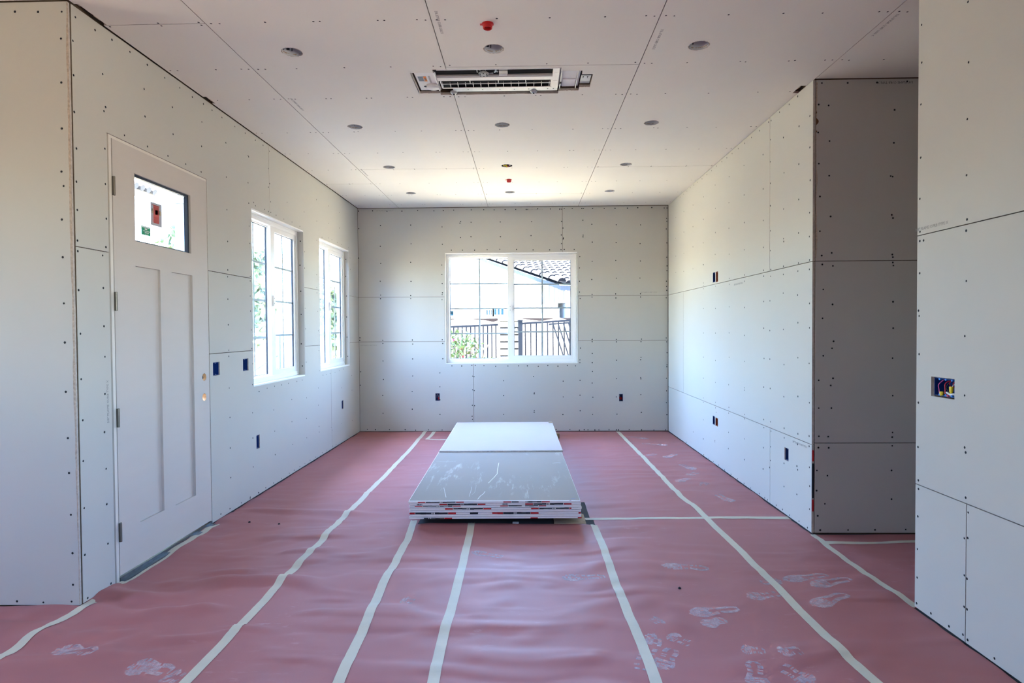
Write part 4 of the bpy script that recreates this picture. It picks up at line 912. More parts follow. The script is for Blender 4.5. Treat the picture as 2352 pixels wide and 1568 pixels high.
tape([(-2.248, 3.325), (-2.246, 3.8), (-2.238, 4.36)], 'tape strip along the door threshold', seed=10, w=.045)
pq = fpx([(2062,147),(1978,233)], 560, 960, 4.704)
tape(pq, 'short tape piece at the end wall beside the longest tape line', seed=11, w=.045)
tape([(pq[-1][0]-.01, pq[-1][1]+.02), (pq[-1][0]+.45, pq[-1][1]+.0)], 'short crosswise tape piece behind the stack near the end wall', seed=12, w=.04)

# dusty boot prints, each part of the paper strip it is on
def boot_print(heel, toe, w, par, faint=1.0, seed=0, blob=.42):
    rd = random.Random(seed); hx, hy = heel; tx, ty = toe; L = math.hypot(tx-hx, ty-hy); dx, dy = (tx-hx)/L, (ty-hy)/L
    b = MB()
    def width(s): # half width along the sole, s = 0 heel end .. 1 toe end
        if s < .22: base = .36*math.sqrt(max(0, 1-((.22-s)/.22)**2))
        elif s < .42: base = .36-.06*(s-.22)/.2
        elif s < .72: base = .30+.20*(s-.42)/.3
        else: base = .50*math.sqrt(max(0, 1-((s-.72)/.28)**2))
        return base*w
    def quad(s0, s1, a0, a1, jag=0):
        P = []
        for s, a in ((s0, a0), (s0, a1), (s1, a1), (s1, a0)):
            x = hx+dx*s*L-dy*a; y = hy+dy*s*L+dx*a; P.append((x, y, float(hgt(x, y))+.0012))
        b.face(P, DUST)
    n = 26
    for i in range(n):
        s0, s1 = i/n, (i+.93)/n; hw = min(width(s0), width(s1))
        if hw < .004: continue
        if (s0+s1)/2 > 1-blob:        # fore part: solid lugs split by fine curved gaps
            cols_ = 5
            for j in range(cols_):
                if rd.random() < .03+.3*(1-faint): continue
                a0 = -hw+2*hw*j/cols_; a1 = a0+2*hw/cols_*.94; sh = .012*math.sin(math.pi*(j+.5)/cols_)
                quad(s0+sh, s1+sh, a0, a1)
        else:                          # heel loop: a narrow band along both sides
            bw = .22*w
            if s0 < .07:
                if rd.random() < faint: quad(s0, s1, -hw, hw)
            else:
                for sg in (-1, 1):
                    if rd.random() > .04+.5*(1-faint): quad(s0, s1, sg*hw, sg*max(0, hw-bw))
    b.build('boot_print', par, recalc=False)['kind'] = 'stuff'
def bp(h, t, wpx_, par, faint=1.0, seed=0, ox=1340, oy=1180, s=3.095, blob=.42):
    a, c = fpx([h, t], ox, oy, s); boot_print(a, c, wpx_, par, faint, seed, blob)
E_, F_ = SHEETS[4], SHEETS[5]
bp((905,392), (555,372), .095, E_, .9, 1); bp((1115,672), (755,708), .10, E_, 1, 2); bp((1010,745), (850,790), .10, E_, .9, 3, blob=.8)
bp((1420,560), (1165,595), .10, E_, .35, 4); bp((640,950), (545,1115), .10, E_, .5, 5); bp((400,1140), (500,850), .10, E_, .25, 6, blob=.3); bp((775,930), (600,860), .09, E_, .25, 7)
bp((1745,430), (1420,470), .095, F_, .9, 8); bp((1905,458), (1620,510), .10, F_, 1, 9); bp((1880,572), (1630,655), .11, F_, 1, 10); bp((1260,490), (1400,470), .09, F_, .6, 11)
bp((1560,985), (1385,990), .10, F_, .45, 12); bp((1300,980), (1120,960), .10, E_, .4, 13); bp((1205,1050), (1250,1240), .10, E_, .5, 14); bp((1390,1080), (1640,1200), .11, E_, .55, 15); bp((480,770), (560,755), .10, E_, .25, 16)
H_ = SHEETS[7]
for k, (h, t, f) in enumerate((((660,160),(850,185),.7), ((780,225),(1020,240),.8), ((915,315),(840,330),.8), ((1095,318),(985,350),.8), ((1120,405),(1262,455),.8), ((1280,475),(1200,505),.4), ((1215,530),(1095,560),.5), ((1440,675),(1600,745),.6), ((1325,600),(1350,570),.3))):
    bp(h, t, .10, H_, f, 30+k, 1270, 960, 3.856)
bp((735,575), (440,510), .12, SHEETS[0], .7, 50, 0, 1340, 3.36); bp((1340,680), (990,650), .12, SHEETS[0], .6, 51, 0, 1340, 3.36, .7); bp((1400,740), (1280,720), .12, SHEETS[0], .4, 52, 0, 1340, 3.36)
bp((1545,350), (1290,295), .08, SHEETS[3], .6, 53, 700, 1180, 3.36, .3); bp((850,690), (745,670), .08, SHEETS[2], .4, 54, 700, 1180, 3.36); bp((2330,490), (1980,510), .09, SHEETS[3], .35, 55, 700, 1180, 3.36)

# ---------------------------------------------------------------- the stack of drywall sheets
SW, SL, ST = 1.2192, 3.658, .0159
SX, SY, SANG, SZ = -.2258, 4.315, .0172, .0645
def stackT(dx=0, dy=0, da=0): return Matrix.Translation((SX+dx, SY+dy, 0)) @ Matrix.Rotation(SANG+da, 4, 'Z')
# print bands per sheet: (px from, px to, ink) measured on the front, in crop pixels of the left and right halves
def lp(x): return (920+x/10.69-937.8)/397.0
def rp(x): return (1120+x/9.8-937.8)/397.0
PR1 = [(lp(425), lp(610), 'r'), (lp(622), lp(950), 'k'), (lp(962), lp(980), 'k'), (lp(1000), lp(1015), 'k'), (lp(1032), lp(1355), 'k'), (lp(1370), lp(1560), 'r'), (rp(363), rp(540), 'r'), (rp(550), rp(710), 'k'), (rp(865), rp(880), 'k'), (rp(895), rp(910), 'k'), (rp(920), rp(1225), 'k'), (rp(1230), rp(1410), 'r')]
PR2 = [(lp(940), lp(1130), 'r'), (lp(1140), lp(1465), 'k'), (lp(1480), lp(1500), 'k'), (lp(1512), lp(1530), 'k'), (lp(1545), lp(1868), 'k'), (lp(1885), lp(2075), 'r'), (rp(840), rp(1015), 'r'), (rp(1025), rp(1322), 'k'), (rp(1340), rp(1355), 'k'), (rp(1368), rp(1382), 'k'), (rp(1400), rp(1697), 'k'), (rp(1712), rp(1887), 'r')] + [(lp(385+17*k), lp(393+17*k+(k % 3)*3), 'k') for k in range(8)] + [(rp(325+16*k), rp(332+16*k+(k % 3)*3), 'k') for k in range(8)]
PR3 = [(lp(342), lp(530), 'r'), (lp(545), lp(880), 'k'), (lp(900), lp(930), 'k'), (lp(950), lp(1270), 'k'), (lp(1283), lp(1472), 'r'), (rp(285), rp(460), 'r'), (rp(472), rp(770), 'k'), (rp(845), rp(1140), 'k'), (rp(1155), rp(1322), 'r')]
PR4 = [(lp(1065), lp(1255), 'r'), (lp(1270), lp(1597), 'k'), (lp(1610), lp(1625), 'k'), (lp(1640), lp(1655), 'k'), (lp(1675), lp(1997), 'k'), (lp(2010), lp(2203), 'r'), (rp(957), rp(1130), 'r'), (rp(1142), rp(1440), 'k'), (rp(1460), rp(1473), 'k'), (rp(1485), rp(1498), 'k'), (rp(1512), rp(1812), 'k'), (rp(1820), rp(1868), 'r')]
PR6 = [(lp(210), lp(340), 'r'), (lp(352), lp(750), 'k'), (lp(765), lp(780), 'k'), (lp(795), lp(812), 'k'), (lp(835), lp(1155), 'k'), (lp(1160), lp(1355), 'r'), (lp(1700), lp(1900), 'k'), (rp(102), rp(345), 'r'), (rp(350), rp(588), 'k'), (rp(605), rp(620), 'k'), (rp(632), rp(648), 'k'), (rp(662), rp(965), 'k'), (rp(970), rp(1150), 'r'), (rp(2050), rp(2105), 'r')]
PR8 = [(lp(560), lp(665), 'k'), (lp(680), lp(700), 'k'), (lp(712), lp(722), 'k'), (lp(735), lp(1060), 'k'), (lp(1065), lp(1255), 'r'), (rp(960), rp(1125), 'r'), (rp(2028), rp(2115), 'r')]
# from the top down: print list, its lower and upper fraction of the sheet's height
SPEC = [(PR1, .30, .72), (PR2, .08, .72), (PR3, .45, .80), (PR4, .18, .85), (None, 0, 0), (PR6, .05, .85), (None, 0, 0), (PR8, .05, .55)]
SLAB = ['topmost grey sheet of the drywall stack, scratched white on top', 'second drywall sheet from the top, bold red and black print with barcodes',
        'third drywall sheet from the top, thin faint red and blue-black print', 'fourth drywall sheet from the top, red and black print',
        'fifth drywall sheet from the top, plain end without print', 'sixth drywall sheet from the top, tall torn black print',
        'seventh drywall sheet from the top, plain pale end above the lowest sheet', 'lowest drywall sheet of the stack, red print at its right corner']
rd = random.Random(4)
def sheet_mesh(b, x0, x1, y0, y1, z0, z1, top, side, T):
    P = lambda x, y, z: T @ Vector((x, y, z))
    c = .004; cz = .0025      # rolled long edges, a little bevel
    prof = [(x0, z0+cz), (x0, z1-cz), (x0+c, z1), (x1-c, z1), (x1, z1-cz), (x1, z0+cz), (x1-c, z0), (x0+c, z0)]
    for k in range(len(prof)):
        p, q = prof[k], prof[(k+1) % len(prof)]
        b.face([P(p[0], y0, p[1]), P(q[0], y0, q[1]), P(q[0], y1, q[1]), P(p[0], y1, p[1])], top if k == 2 else side)
    for y in (y0, y1): b.face([P(p[0], y, p[1]) for p in prof], side)
for i in range(8):
    z1 = SZ+ST*(8-i)*1.0+.0; z0 = z1-ST+.0005
    dx, dy = (0, 0) if i == 0 else (rd.uniform(-.002, .008)+.0008*i, rd.uniform(-.002, .006))
    T = stackT(dx, dy, rd.uniform(-.0008, .0008)*(i > 0))
    root = empty('drywall_sheet', SLAB[i], 'drywall sheet', 'grey drywall sheets in the stack')
    b = MB(); sheet_mesh(b, -SW/2, SW/2, .014 if i else .0015, SL, z0, z1, STKTOP if i == 0 else STKEDGE, STKEDGE, T); body = b.build('board', root)
    b = MB(); b.box(-SW/2+.003, SW/2-.003, -.0005, .0145, z0+.0016, z1-.0020, ENDTAPE, T); b.box(-SW/2+.003, SW/2-.003, -.0005, .012, z1-.0003, z1+.0003, SCRATCH if i == 0 else ENDTAPE, T); tp = b.build('end_tape', root)
    pr, f0, f1 = SPEC[i]; f1 = min(1, f1+.08)
    if pr:
        for ink, M, nm in (('r', INKRED, 'red_print'), ('k', INKBLACK, 'black_print')):
            b = MB()
            for a, c, k in pr:
                if k != ink: continue
                a_, c_ = (-.5+a)*SW+.0, (-.5+c)*SW; n = max(1, int((c_-a_)/.03)); hh = ST-.0025
                for j in range(n):
                    u0_, u1_ = a_+(c_-a_)*j/n, a_+(c_-a_)*(j+1)/n
                    e0 = f0+rd.uniform(-.05, .12)*(n > 1); e1 = f1+rd.uniform(-.06, .06)*(n > 1)
                    zz0 = z0+.001+hh*max(0, e0); zz1 = z0+.001+hh*min(1, e1)
                    b.box(u0_, u1_, -.0010, -.0004, zz0, zz1, M, T)
            if b.f: b.build(nm, tp)['kind'] = 'stuff'
ZTOP = SZ+8*ST
# scratches in the top sheet's paper
root = [o for o in bpy.data.objects if o.get('label') == SLAB[0]][0]
T0 = stackT()
def top_px(x, y): p = onZ(900+x/4.9, 940+y/4.9, ZTOP); return p
for pts, w in (([(1205,600),(1192,660),(1185,725),(1150,765),(1110,805),(1085,830)], .006), ([(1050,920),(1030,950),(1000,970),(965,1012)], .007), ([(585,880),(597,930),(610,990)], .004), ([(950,850),(935,930),(900,960)], .002), ([(500,580),(620,590),(720,580)], .004), ([(1810,605),(1860,598),(1900,600)], .006), ([(1540,1000),(1530,940),(1520,900)], .002), ([(870,980),(895,900),(900,870)], .003)):
    b = MB(); P = [top_px(*q) for q in pts]
    for p, q in zip(P, P[1:]):
        d = (q-p).normalized(); n = Vector((-d.y, d.x, 0))*w*.34*random.uniform(.5, 1)
        b.face([p-n+Vector((0, 0, .0004)), p+n+Vector((0, 0, .0004)), q+n+Vector((0, 0, .0004)), q-n+Vector((0, 0, .0004))], SCRATCH)
    b.build('scratch', root, recalc=False)
b = MB()
for (x, y, r) in ((2030, 1005, .012), (2055, 1003, .008), (2010, 1022, .010), (2100, 997, .004)):
    p = top_px(x, y); b.face([p+Vector((r*math.cos(a)*random.uniform(.5, 1), r*.7*math.sin(a), .0005)) for a in [k*.785 for k in range(8)]], mat('blue_grey_scuff', (.20, .24, .36), .8))
b.build('blue_mark', root, recalc=False)['kind'] = 'stuff'
# white half sheet on top
ws_ = empty('drywall_sheet', 'short bright white board lying on the far half of the stack', 'drywall sheet')
Th = stackT(.003, 0, -.004)
b = MB(); sheet_mesh(b, -SW/2-.002, SW/2-.002, 1.722, 3.562, ZTOP+.0004, ZTOP+ST, STKWHITE, STKEDGE, Th); b.build('board', ws_)
b = MB()
for k in range(60):
    u = -SW/2+SW*k/60; b.box(u, u+SW/60, 1.7205+rd.uniform(-.002, .001), 1.7222, ZTOP+.002+rd.uniform(0, .002), ZTOP+ST-.003-rd.uniform(0, .003), EDGE, Th)
b.build('broken_core', ws_)
b = MB(); p = Th @ Vector((SW/2-.03, 3.50, ZTOP+ST)); b.box(p.x-.02, p.x+.025, p.y-.02, p.y+.02, p.z+.0003, p.z+.008, CARD)
tag(b.build('cardboard_scrap', bevel=.001), 'small beige scrap on the far corner of the white board', 'scrap')
# bearers below the stack
for k, (y, lab) in enumerate(((4.62, 'first wooden bearer under the front of the stack'), (6.1, 'wooden bearer under the middle of the stack'), (7.86, 'wooden bearer under the far end of the stack, sticking out right'))):
    Tk = stackT(0, y-SY)
    b = MB(); b.box(-SW/2+.03, SW/2+(.045 if k == 2 else -.03), -.045, .045, .0025, SZ-.0005, SKID, Tk)
    tag(b.build('wooden_bearer', bevel=.003), lab, 'lumber', 'wooden bearers under the stack')
b = MB(); b.box(.20, .43, 4.385, 4.62, .003, .0085, CARD); tag(b.build('cardboard_scrap', bevel=.001), 'beige cardboard piece under the right front corner of the stack', 'scrap')
b = MB(); b.box(-.10, -.055, 4.40, 4.43, .001, .009, STKEDGE, ); tag(b.build('gypsum_chip', bevel=.002), 'pale chip under the front edge of the stack', 'scrap')
for (x, y, lab) in ((573, 1201, 'dark crumb on the paper near the door side, nearer the wall'), (641, 1204, 'dark crumb on the paper between the wall and the longest tape'), (1561, 1350, 'dark crumb on the paper among the boot prints')):
    p = onZ(x, y, .008); b = MB(); b.lathe([(0, .010), (.006, .007), (.009, .002), (.007, -.001)], SCREW, Matrix.Translation((p.x, p.y, float(hgt(p.x, p.y)))), 7)
    tag(b.build('dirt_crumb'), lab, 'debris', 'dark crumbs on the floor paper')

# ---------------------------------------------------------------- outside
b = MB(); b.box(-90, 90, -60, 110, -.5, -.27, GROUND); structure(b.build('ground'), 'pale sunlit ground round the house')
def op(x, y, Y): return onY(1000+x/5.226, 560+y/5.226, Y)       # point of the end-window crop at depth Y
FENCE_Y = 13.2
def fence(name, label, x0, x1, z0a, z1a, zb_, n, Y=FENCE_Y, pick=.018, tilt=None):
    r = empty(name, label, 'fence', 'dark iron fence panels outside the wide window')
    for nm, dz in (('rail', 0), ('rail', None)):
        b = MB()
        if dz == 0: b.tube([(x0, Y, z0a), (x1, Y, z1a)], .030, IRON, 4)
        else: b.tube([(x0, Y, zb_+.15), (x1, Y, zb_+.15)], .022, IRON, 4)
        b.build(nm, r)
    for k in range(n):
        f = (k+.5)/n; x = x0+(x1-x0)*f; zt_ = z0a+(z1a-z0a)*f
        b = MB(); b.tube([(x, Y, zb_), (x, Y, zt_-.01)], pick, IRON, 4); b.build('picket', r)
    return r
a, c = op(150, 1000, FENCE_Y), op(752, 970, FENCE_Y)
fence('iron_fence', 'iron picket fence behind the flowering shrub, left of the block pillar', a.x-.1, c.x, a.z, c.z, -.27, 13)
a, c = op(1045, 955, FENCE_Y), op(1700, 925, FENCE_Y)
fence('iron_fence', 'iron picket fence right of the block pillar', a.x, c.x+.5, a.z, c.z+.05, -.27, 14)
# a loose panel leaning beside it
r = empty('iron_fence', 'loose iron fence panel with slanting bars at the right', 'fence', 'dark iron fence panels outside the wide window')
a, c = op(1360, 965, FENCE_Y-.15), op(1720, 935, FENCE_Y-.15)
b = MB(); b.tube([tuple(a), tuple(c)], .024, IRON, 4); b.build('rail', r)
for k in range(6):
    p = op(1410+62*k, 955-4*k, FENCE_Y-.15); q = op(1410+62*k+145, 1400, FENCE_Y-.15); d = q-p; q = p+d*((p.z+.26)/(p.z-q.z))
    b = MB(); b.tube([tuple(p), tuple(q)], .020, IRON, 4); b.build('picket', r)
# block pillar and gate post
pl, pr_ = op(768, 1000, FENCE_Y-.2).x, op(1000, 1000, FENCE_Y-.2).x
pil = empty('block_pillar', 'pale concrete block pillar between the two fences', 'pillar')
zt_ = op(880, 925, FENCE_Y-.2).z; hb = op(0, 925, FENCE_Y).z-op(0, 1008, FENCE_Y).z
b = MB(); b.box(pl-.03, pr_+.03, FENCE_Y-.27, FENCE_Y+.27, zt_, zt_+.06, BLOCK); b.build('pillar_cap', pil, bevel=.008)
z = zt_-.008; 
while z > -.27:
    b = MB(); b.box(pl, pr_, FENCE_Y-.24, FENCE_Y+.24, z-hb+.028, z, BLOCK); b.build('concrete_block', pil, bevel=.01); z -= hb
b = MB(); b.box(pl+.015, pr_-.015, FENCE_Y-.225, FENCE_Y+.225, -.27, zt_, mat('dark_mortar', (.012, .012, .012), .95, .05)); b.build('mortar_core', pil)
gp = op(1020, 925, FENCE_Y-.25)
b = MB(); b.box(gp.x-.045, gp.x+.045, FENCE_Y-.33, FENCE_Y-.24, -.27, gp.z, IRON); b.box(gp.x-.055, gp.x+.055, FENCE_Y-.34, FENCE_Y-.23, gp.z, gp.z+.02, IRON); b.lathe([(0, .05), (.03, .045), (.03, 0)], BRASS, Matrix.Translation((gp.x-.08, FENCE_Y-.30, op(0, 1045, FENCE_Y).z)), 10)
tag(b.build('gate_post'), 'thick dark iron gate post beside the block pillar', 'post')
# sandy bank behind the fence with a brown cap wall
n = 60; b = MB(); xs = np.linspace(-9, 6, n); ys = np.linspace(14.2, 16.6, 14)
zc = op(900, 905, 16.4).z
hh = lambda x, y: -.27+(zc+.27)*min(1, max(0, (y-14.2)/2.0))**.8+.16*(float(vn(x*2.3+30, y*2.3))-.5)+.08*(float(vn(x*6+3, y*6))-.5)
for i in range(n-1):
    for j in range(13):
        b.face([(x, y, hh(x, y)) for x, y in ((xs[i], ys[j]), (xs[i+1], ys[j]), (xs[i+1], ys[j+1]), (xs[i], ys[j+1]))], SAND)
o = b.build('sandy_bank', smooth=True); tag(o, 'rough sandy bank rising behind the iron fence', 'bank', None, 'structure')
b = MB(); b.box(-9, 6.5, 16.55, 16.75, -.3, op(900, 893, 16.6).z, mat('brown_cap_stone', (.026, .017, .013), .95, .05, noise=(9, .3))); tag(b.build('garden_wall'), 'low brown wall along the top of the bank', 'wall', None, 'structure')
# house behind: gable side with siding, tile roof, eave
th = math.radians(20); ed = Vector((math.cos(th), math.sin(th), 0)); rdv = Vector((-math.sin(th), math.cos(th), 0))   # eave direction, up-slope direction (plan)
Bp = onY(1283, 650, 17.3); slope = .205
def RP(s, t, n=0): # s along the eave, t up the slope (plan metres), n above
    return Bp + ed*s + rdv*t + Vector((0, 0, slope*t+n))
house = empty('neighbour_house', 'pale house with a clay tile roof behind the wide window', 'house')
b = MB()
P = [RP(.35, -.0, -.18), RP(.35, 9, -.18)]
b.face([RP(.35, .25, -.25), RP(.35, 9.5, -.25), Vector((*RP(.35, 9.5)[:2], -.3)), Vector((*RP(.35, .25)[:2], -.3))], SIDING)
for k in range(24):
    t0 = .4+.38*k
    q0 = RP(.33, t0, -.25); q1 = RP(.33, t0+.04, -.25); 
    b.face([q0, q1, Vector((q1.x, q1.y, 2.05)), Vector((q0.x, q0.y, 2.05))], GRID)
b.build('gable_wall', house, recalc=False)
b = MB()     # front wall facing the viewer, and a low wing further left
p0, p1 = RP(.35, .25), RP(6, .25)
b.face([Vector((p0.x, p0.y, -.3)), Vector((p1.x, p1.y, -.3)), Vector((p1.x, p1.y, 2.60)), Vector((p0.x, p0.y, 2.60))], STUCCO)
p0, p1 = RP(.15, .3), RP(.15, 12)
b.face([Vector((p0.x, p0.y, -.3)), Vector((p1.x, p1.y, -.3)), Vector((p1.x, p1.y, 2.02)), Vector((p0.x, p0.y, 2.02))], STUCCO)
b.build('stucco_wall', house, recalc=False)
b = MB()
for (s_, z0, z1) in ((.10, 2.02, 2.14),):
    p0, p1 = RP(s_, .3), RP(s_, 12); q0, q1 = RP(.36, .3), RP(.36, 12)
    b.face([Vector((p0.x, p0.y, z0)), Vector((p1.x, p1.y, z0)), Vector((p1.x, p1.y, z1)), Vector((p0.x, p0.y, z1))], GRID)
    b.face([Vector((p0.x, p0.y, z1)), Vector((p1.x, p1.y, z1)), Vector((q1.x, q1.y, z1)), Vector((q0.x, q0.y, z1))], GRID)
b.build('trim_band', house, recalc=False)
b = MB(); b.face([RP(-.05, -.25, -.02), RP(7, -.25, -.02), RP(7, 11, -.02), RP(-.05, 11, -.02)], TILEDARK); b.build('roof_deck', house, recalc=False)
b = MB()
b.face([RP(-.05, -.25, -.03), RP(-.05, 11, -.03), RP(-.05, 11, -.15), RP(-.05, -.25, -.15)], FASCIA)
b.face([RP(-.05, -.25, -.03), RP(7, -.25, -.03), RP(7, -.25, -.17), RP(-.05, -.25, -.17)], FASCIA)
b.face([RP(-.05, -.25, -.15), RP(-.05, 11, -.15), RP(.36, 11, -.15), RP(.36, -.25, -.15)], FASCIA)
b.build('fascia_board', house, recalc=False)
# barrel tile, one mesh
tb = MB(); N_ = 6
r0_, r1_ = .125, .085; Lt = .86
A = [(r0_*math.cos(math.pi*k/N_), 0, r0_*math.sin(math.pi*k/N_)*.85) for k in range(N_+1)]
B_ = [(r1_*math.cos(math.pi*k/N_), Lt, r1_*math.sin(math.pi*k/N_)*.85) for k in range(N_+1)]
for k in range(N_): tb.face([A[k], A[k+1], B_[k+1], B_[k]], TILE)
tb.face(A, TILEDARK)  # near-black end face: shade in the barrel's mouth put into the colour
t_ = tb.build('tmp_tile', smooth=False); tile_me = t_.data; tile_me.name = 'roof_tile'; bpy.data.objects.remove(t_)
def place_tile(s, t, n=.02, side=False):
    o = bpy.data.objects.new('roof_tile', tile_me); COL.objects.link(o); o.parent = house
    up = Vector((rdv.x, rdv.y, slope)).normalized(); nx = ed.copy(); nz = nx.cross(up).normalized()
    p = RP(s, t, n)
    o.matrix_world = Matrix(((nx.x, up.x, nz.x, p.x), (nx.y, up.y, nz.y, p.y), (nx.z, up.z, nz.z, p.z), (0, 0, 0, 1)))
def in_view(p):
    d = p-O0; z = d.dot(CF); return z > 0 and 1080 < 1176+F*d.dot(CR)/z < 1345 and 560 < 784-F*d.dot(CU)/z < 680
spots = [(.20+.25*i, -.30+.75*j, .02) for j in range(13) for i in range(26)]
spots = [t_ for t_ in spots if in_view(RP(*t_))]
spots.sort(key=lambda q: RP(*q).y)
for q in spots[:279]: place_tile(*q)
for j in range(12): place_tile(-.03, -.32+.72*j, .085)
rest = spots[279:]
if rest:
    mb = MB(); up = Vector((rdv.x, rdv.y, slope)).normalized(); nz = ed.cross(up).normalized()
    for q in rest:
        p = RP(*q)
        for f_ in tile_me.polygons:
            mb.face([p+ed*tile_me.vertices[v].co.x+up*tile_me.vertices[v].co.y+nz*tile_me.vertices[v].co.z for v in f_.vertices], tile_me.materials[f_.material_index])
    mb.build('far_roof_tiles', house)['kind'] = 'stuff'
# house windows seen low behind the bank
for (x0, x1, y0, y1, M, lab) in ((160, 222, 800, 865, REFTEAL, 'shutter'), (610, 690, 788, 856, REFTEAL, 'w'), (700, 822, 765, 856, REFTEAL, 'w')):
    # on the pale wing wall (about 20 m away)
    Yw = 19.3
    a, c = op(x0, y1, Yw), op(x1, y0, Yw)
    b = MB(); ring(b, Frame((0, Yw, 0), (1, 0, 0), (0, 0, 1), (0, -1, 0)), a.x-.04, c.x+.04, a.z-.04, c.z+.04, .05, .05, .05, .05, .04, -.02, VINYL); f_ = b.build('window', house)
    if lab == 'shutter':
        for k in range(4):
            b = MB(); z = a.z+(c.z-a.z)*(k+.3)/4; b.box(a.x, c.x, Yw-.02, Yw, z, z+.07, M); b.build('slat', f_)
    else:
        b = MB(); b.box(a.x, c.x, Yw-.01, Yw, a.z, c.z, M); b.build('pane', f_)
        for k in (1, 2): b = MB(); x = a.x+(c.x-a.x)*k/3; b.box(x-.02, x+.02, Yw-.03, Yw-.01, a.z, c.z, VINYL); b.build('muntin', f_)
b = MB(); b.box(-7.5, 1.0, 19.35, 19.6, -.3, 2.75, STUCCO); b.build('wing_wall', house)
b = MB(); b.box(-7.5, 1.0, 19.0, 19.7, 2.75, 2.9, GRID); b.build('wing_eave', house)

# leaves: many small quads in a cloud
def foliage(name, centers, n, size, M, par, seed=0):
    r = np.random.RandomState(seed); V = []; Fc = []
    cs = np.array([c[:3] for c in centers]); rr = np.array([c[3] for c in centers]); pick = r.choice(len(centers), n, p=rr**2/np.sum(rr**2))
    d = r.normal(size=(n, 3)); d /= np.linalg.norm(d, axis=1)[:, None]; pos = cs[pick]+d*(rr[pick]*(.55+.45*r.rand(n)))[:, None]
    a = r.normal(size=(n, 3)); a /= np.linalg.norm(a, axis=1)[:, None]; bb = np.cross(a, r.normal(size=(n, 3))); bb /= np.linalg.norm(bb, axis=1)[:, None]
    s = size*(.6+.8*r.rand(n))[:, None]
    V = np.stack([pos-a*s, pos-bb*s*.5, pos+a*s, pos+bb*s*.5], 1).reshape(-1, 3)
    me = bpy.data.meshes.new(name); me.from_pydata(V.tolist(), [], np.arange(n*4).reshape(-1, 4).tolist()); me.materials.append(M); me.update()
    o = bpy.data.objects.new(name, me); COL.objects.link(o); o.parent = par; o['kind'] = 'stuff'
    return o
a = op(330, 1300, 11.8)
shrub = empty('flowering_shrub', 'straggly shrub with pink flowers in front of the left iron fence', 'shrub')
cs = [(a.x-.25, 11.8, a.z-.05, .30), (a.x+.12, 11.9, a.z+.02, .30), (a.x-.05, 11.7, a.z+.20, .26), (a.x-.45, 11.8, a.z-.2, .30), (a.x+.32, 11.8, a.z-.30, .26), (a.x-.1, 11.8, a.z-.5, .45), (a.x+.55, 11.9, a.z-.18, .10), (a.x+.02, 11.8, a.z-.95, .5)]
foliage('foliage', cs, 1500, .045, LEAF, shrub, 3); foliage('flowers', cs, 45, .035, FLOWER, shrub, 4)
b = MB()
for k in range(14):
    x = a.x+random.uniform(-.5, .5); b.tube([(a.x+random.uniform(-.1, .1), 11.8, -.27), (x*.6+a.x*.4, 11.8+random.uniform(-.1, .1), a.z-.4), (x, 11.8, a.z+random.uniform(-.1, .4))], [.018, .012, .006], BARK, 5)
b.build('branches', shrub)
def tree(x, y, hgt_, rad, M, label, seed):
    r = empty('leafy_tree', label, 'tree', 'leafy trees outside the tall windows'); rdm = random.Random(seed)
    b = MB(); b.tube([(x, y, -.3), (x+.1, y, hgt_*.4), (x, y+.1, hgt_*.75)], [.13, .10, .05], BARK, 8)
    for k in range(6): b.tube([(x+.05, y, hgt_*(.35+.06*k)), (x+rdm.uniform(-1, 1)*rad, y+rdm.uniform(-1, 1)*rad*.6, hgt_*(.55+.07*k))], [.05, .02], BARK, 6)
    b.build('trunk', r)
    cs = [(x+rdm.uniform(-.7, .7)*rad, y+rdm.uniform(-.7, .7)*rad, hgt_*rdm.uniform(.42, 1.0), rad*rdm.uniform(.35, .6)) for _ in range(14)]
    foliage('foliage', cs, 4200, .13, M, r, seed)
tree(-6.6, 13.0, 3.0, 1.0, LEAF2, 'pale green tree seen through the nearer tall window', 21)
tree(-8.0, 16.8, 3.4, .8, LEAF2, 'darker green tree further back behind the nearer tall window', 22)
tree(-4.0, 13.6, 2.5, .7, LEAF2, 'low tree seen through the tall window next to the back corner', 23)
# steel trestle and site fence beyond the tall windows
tr = empty('steel_trestle', 'grey steel trestle with crossed braces outside the nearer tall window', 'trestle')
X0, X1, Yt = -4.75, -3.75, 9.3
for x in (X0, X1):
    b = MB(); b.tube([(x, Yt, -.27), (x, Yt, 1.35)], .024, STEEL, 8); b.build('leg', tr)
for k in range(2):
    z0, z1 = -.2+.62*k, .42+.62*k
    for p, q in (((X0, z0), (X1, z1)), ((X1, z0), (X0, z1))):
        b = MB(); b.tube([(p[0], Yt, p[1]), (q[0], Yt, q[1])], .018, STEEL, 6); b.build('brace', tr)
for z in (1.35, .42, 1.04):
    b = MB(); b.tube([(X0, Yt, z), (X1, Yt, z)], .022, VINYL, 8); b.build('cross_tube', tr)
sf = empty('picket_fence', 'pale railing with thin pickets beyond the tall windows', 'fence')
for z in (1.18, .45):
    b = MB(); b.tube([(-9.5, 12.2, z), (-2.6, 12.2, z)], .035, VINYL, 4); b.build('rail', sf)
for k in range(50):
    b = MB(); x = -9.4+.138*k; b.tube([(x, 12.2, .0), (x, 12.2, 1.16)], .014, STEEL, 4); b.build('picket', sf)
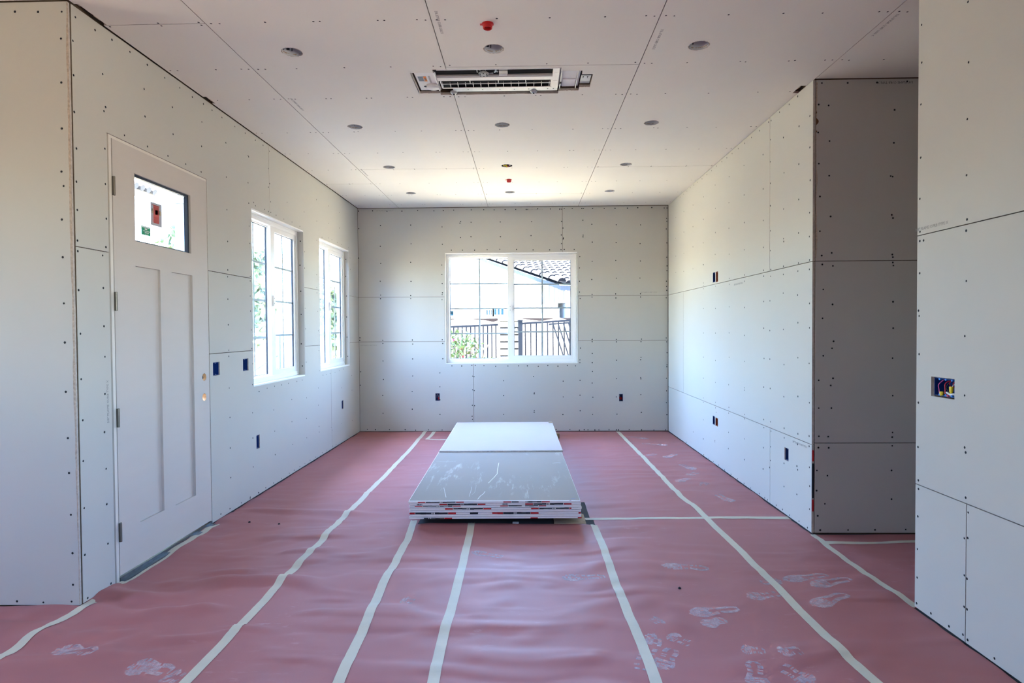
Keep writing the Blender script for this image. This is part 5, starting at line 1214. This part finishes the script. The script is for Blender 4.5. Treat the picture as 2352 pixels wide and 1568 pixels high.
# porch post and far tiled house seen through the door light
b = MB(); pp = onX(418, 500, -4.6); b.box(-4.66, -4.54, pp.y-.06, pp.y+.06, -.27, TOPZ-.25, POSTP); b.box(-4.70, -4.50, pp.y-.10, pp.y+.10, TOPZ-.32, TOPZ-.25, POSTP); b.box(-4.70, -4.50, pp.y-.10, pp.y+.10, -.27, -.12, POSTP)
tag(b.build('porch_post', bevel=.004), 'white porch post, tinted with blue-grey shade, seen through the small door light', 'post')
h2 = empty('tiled_house', 'white two-storey house with tile eaves seen through the door light', 'house')
yE, zE = 17.0, 5.2
b = MB(); b.box(-18, -10.8, yE-7, yE-.3, -.3, zE, STUCCO); b.build('stucco_wall', h2)
b = MB(); P4 = [Vector((-10.3, yE-7, zE)), Vector((-10.3, yE, zE)), Vector((-14, yE, zE+1.5)), Vector((-14, yE-7, zE+1.5))]
b.face(P4, TILEDARK); b.face([P4[1], Vector((-14, yE, zE-.1)), P4[2]], STUCCO); b.build('roof_deck', h2, recalc=False)
for k in range(4):
    for i in range(24):
        b = MB(); y = yE-.1-.27*i; b.tube([(-10.25-.42*k, y, zE+.05+.17*k), (-10.70-.42*k, y, zE+.22+.17*k)], .095, TILE, 6); b.build('roof_tile', h2)

# ---------------------------------------------------------------- light portals at the openings (guide the sky sampling, give no light themselves)
def portal(name, fr, op_, n):
    l = bpy.data.lights.new(name, 'AREA'); l.shape = 'RECTANGLE'; l.size = op_[1]-op_[0]; l.size_y = op_[3]-op_[2]; l.cycles.is_portal = True
    o = bpy.data.objects.new(name, l); COL.objects.link(o)
    z = -fr.N; x = fr.U; y = z.cross(x)
    p = fr.P((op_[0]+op_[1])/2, (op_[2]+op_[3])/2, n)
    o.matrix_world = Matrix(((x.x, y.x, z.x, p.x), (x.y, y.y, z.y, p.y), (x.z, y.z, z.z, p.z), (0, 0, 0, 1)))
portal('portal_window', FL, W1, -.16); portal('portal_window', FL, W2, -.16); portal('portal_window', FB, WB, -.16); portal('portal_door', FL, LITE, -.06)
portal('portal_side', FFAR, FAR_OPEN, -.15); portal('portal_right', FR, RIGHT_OPEN, -.13)
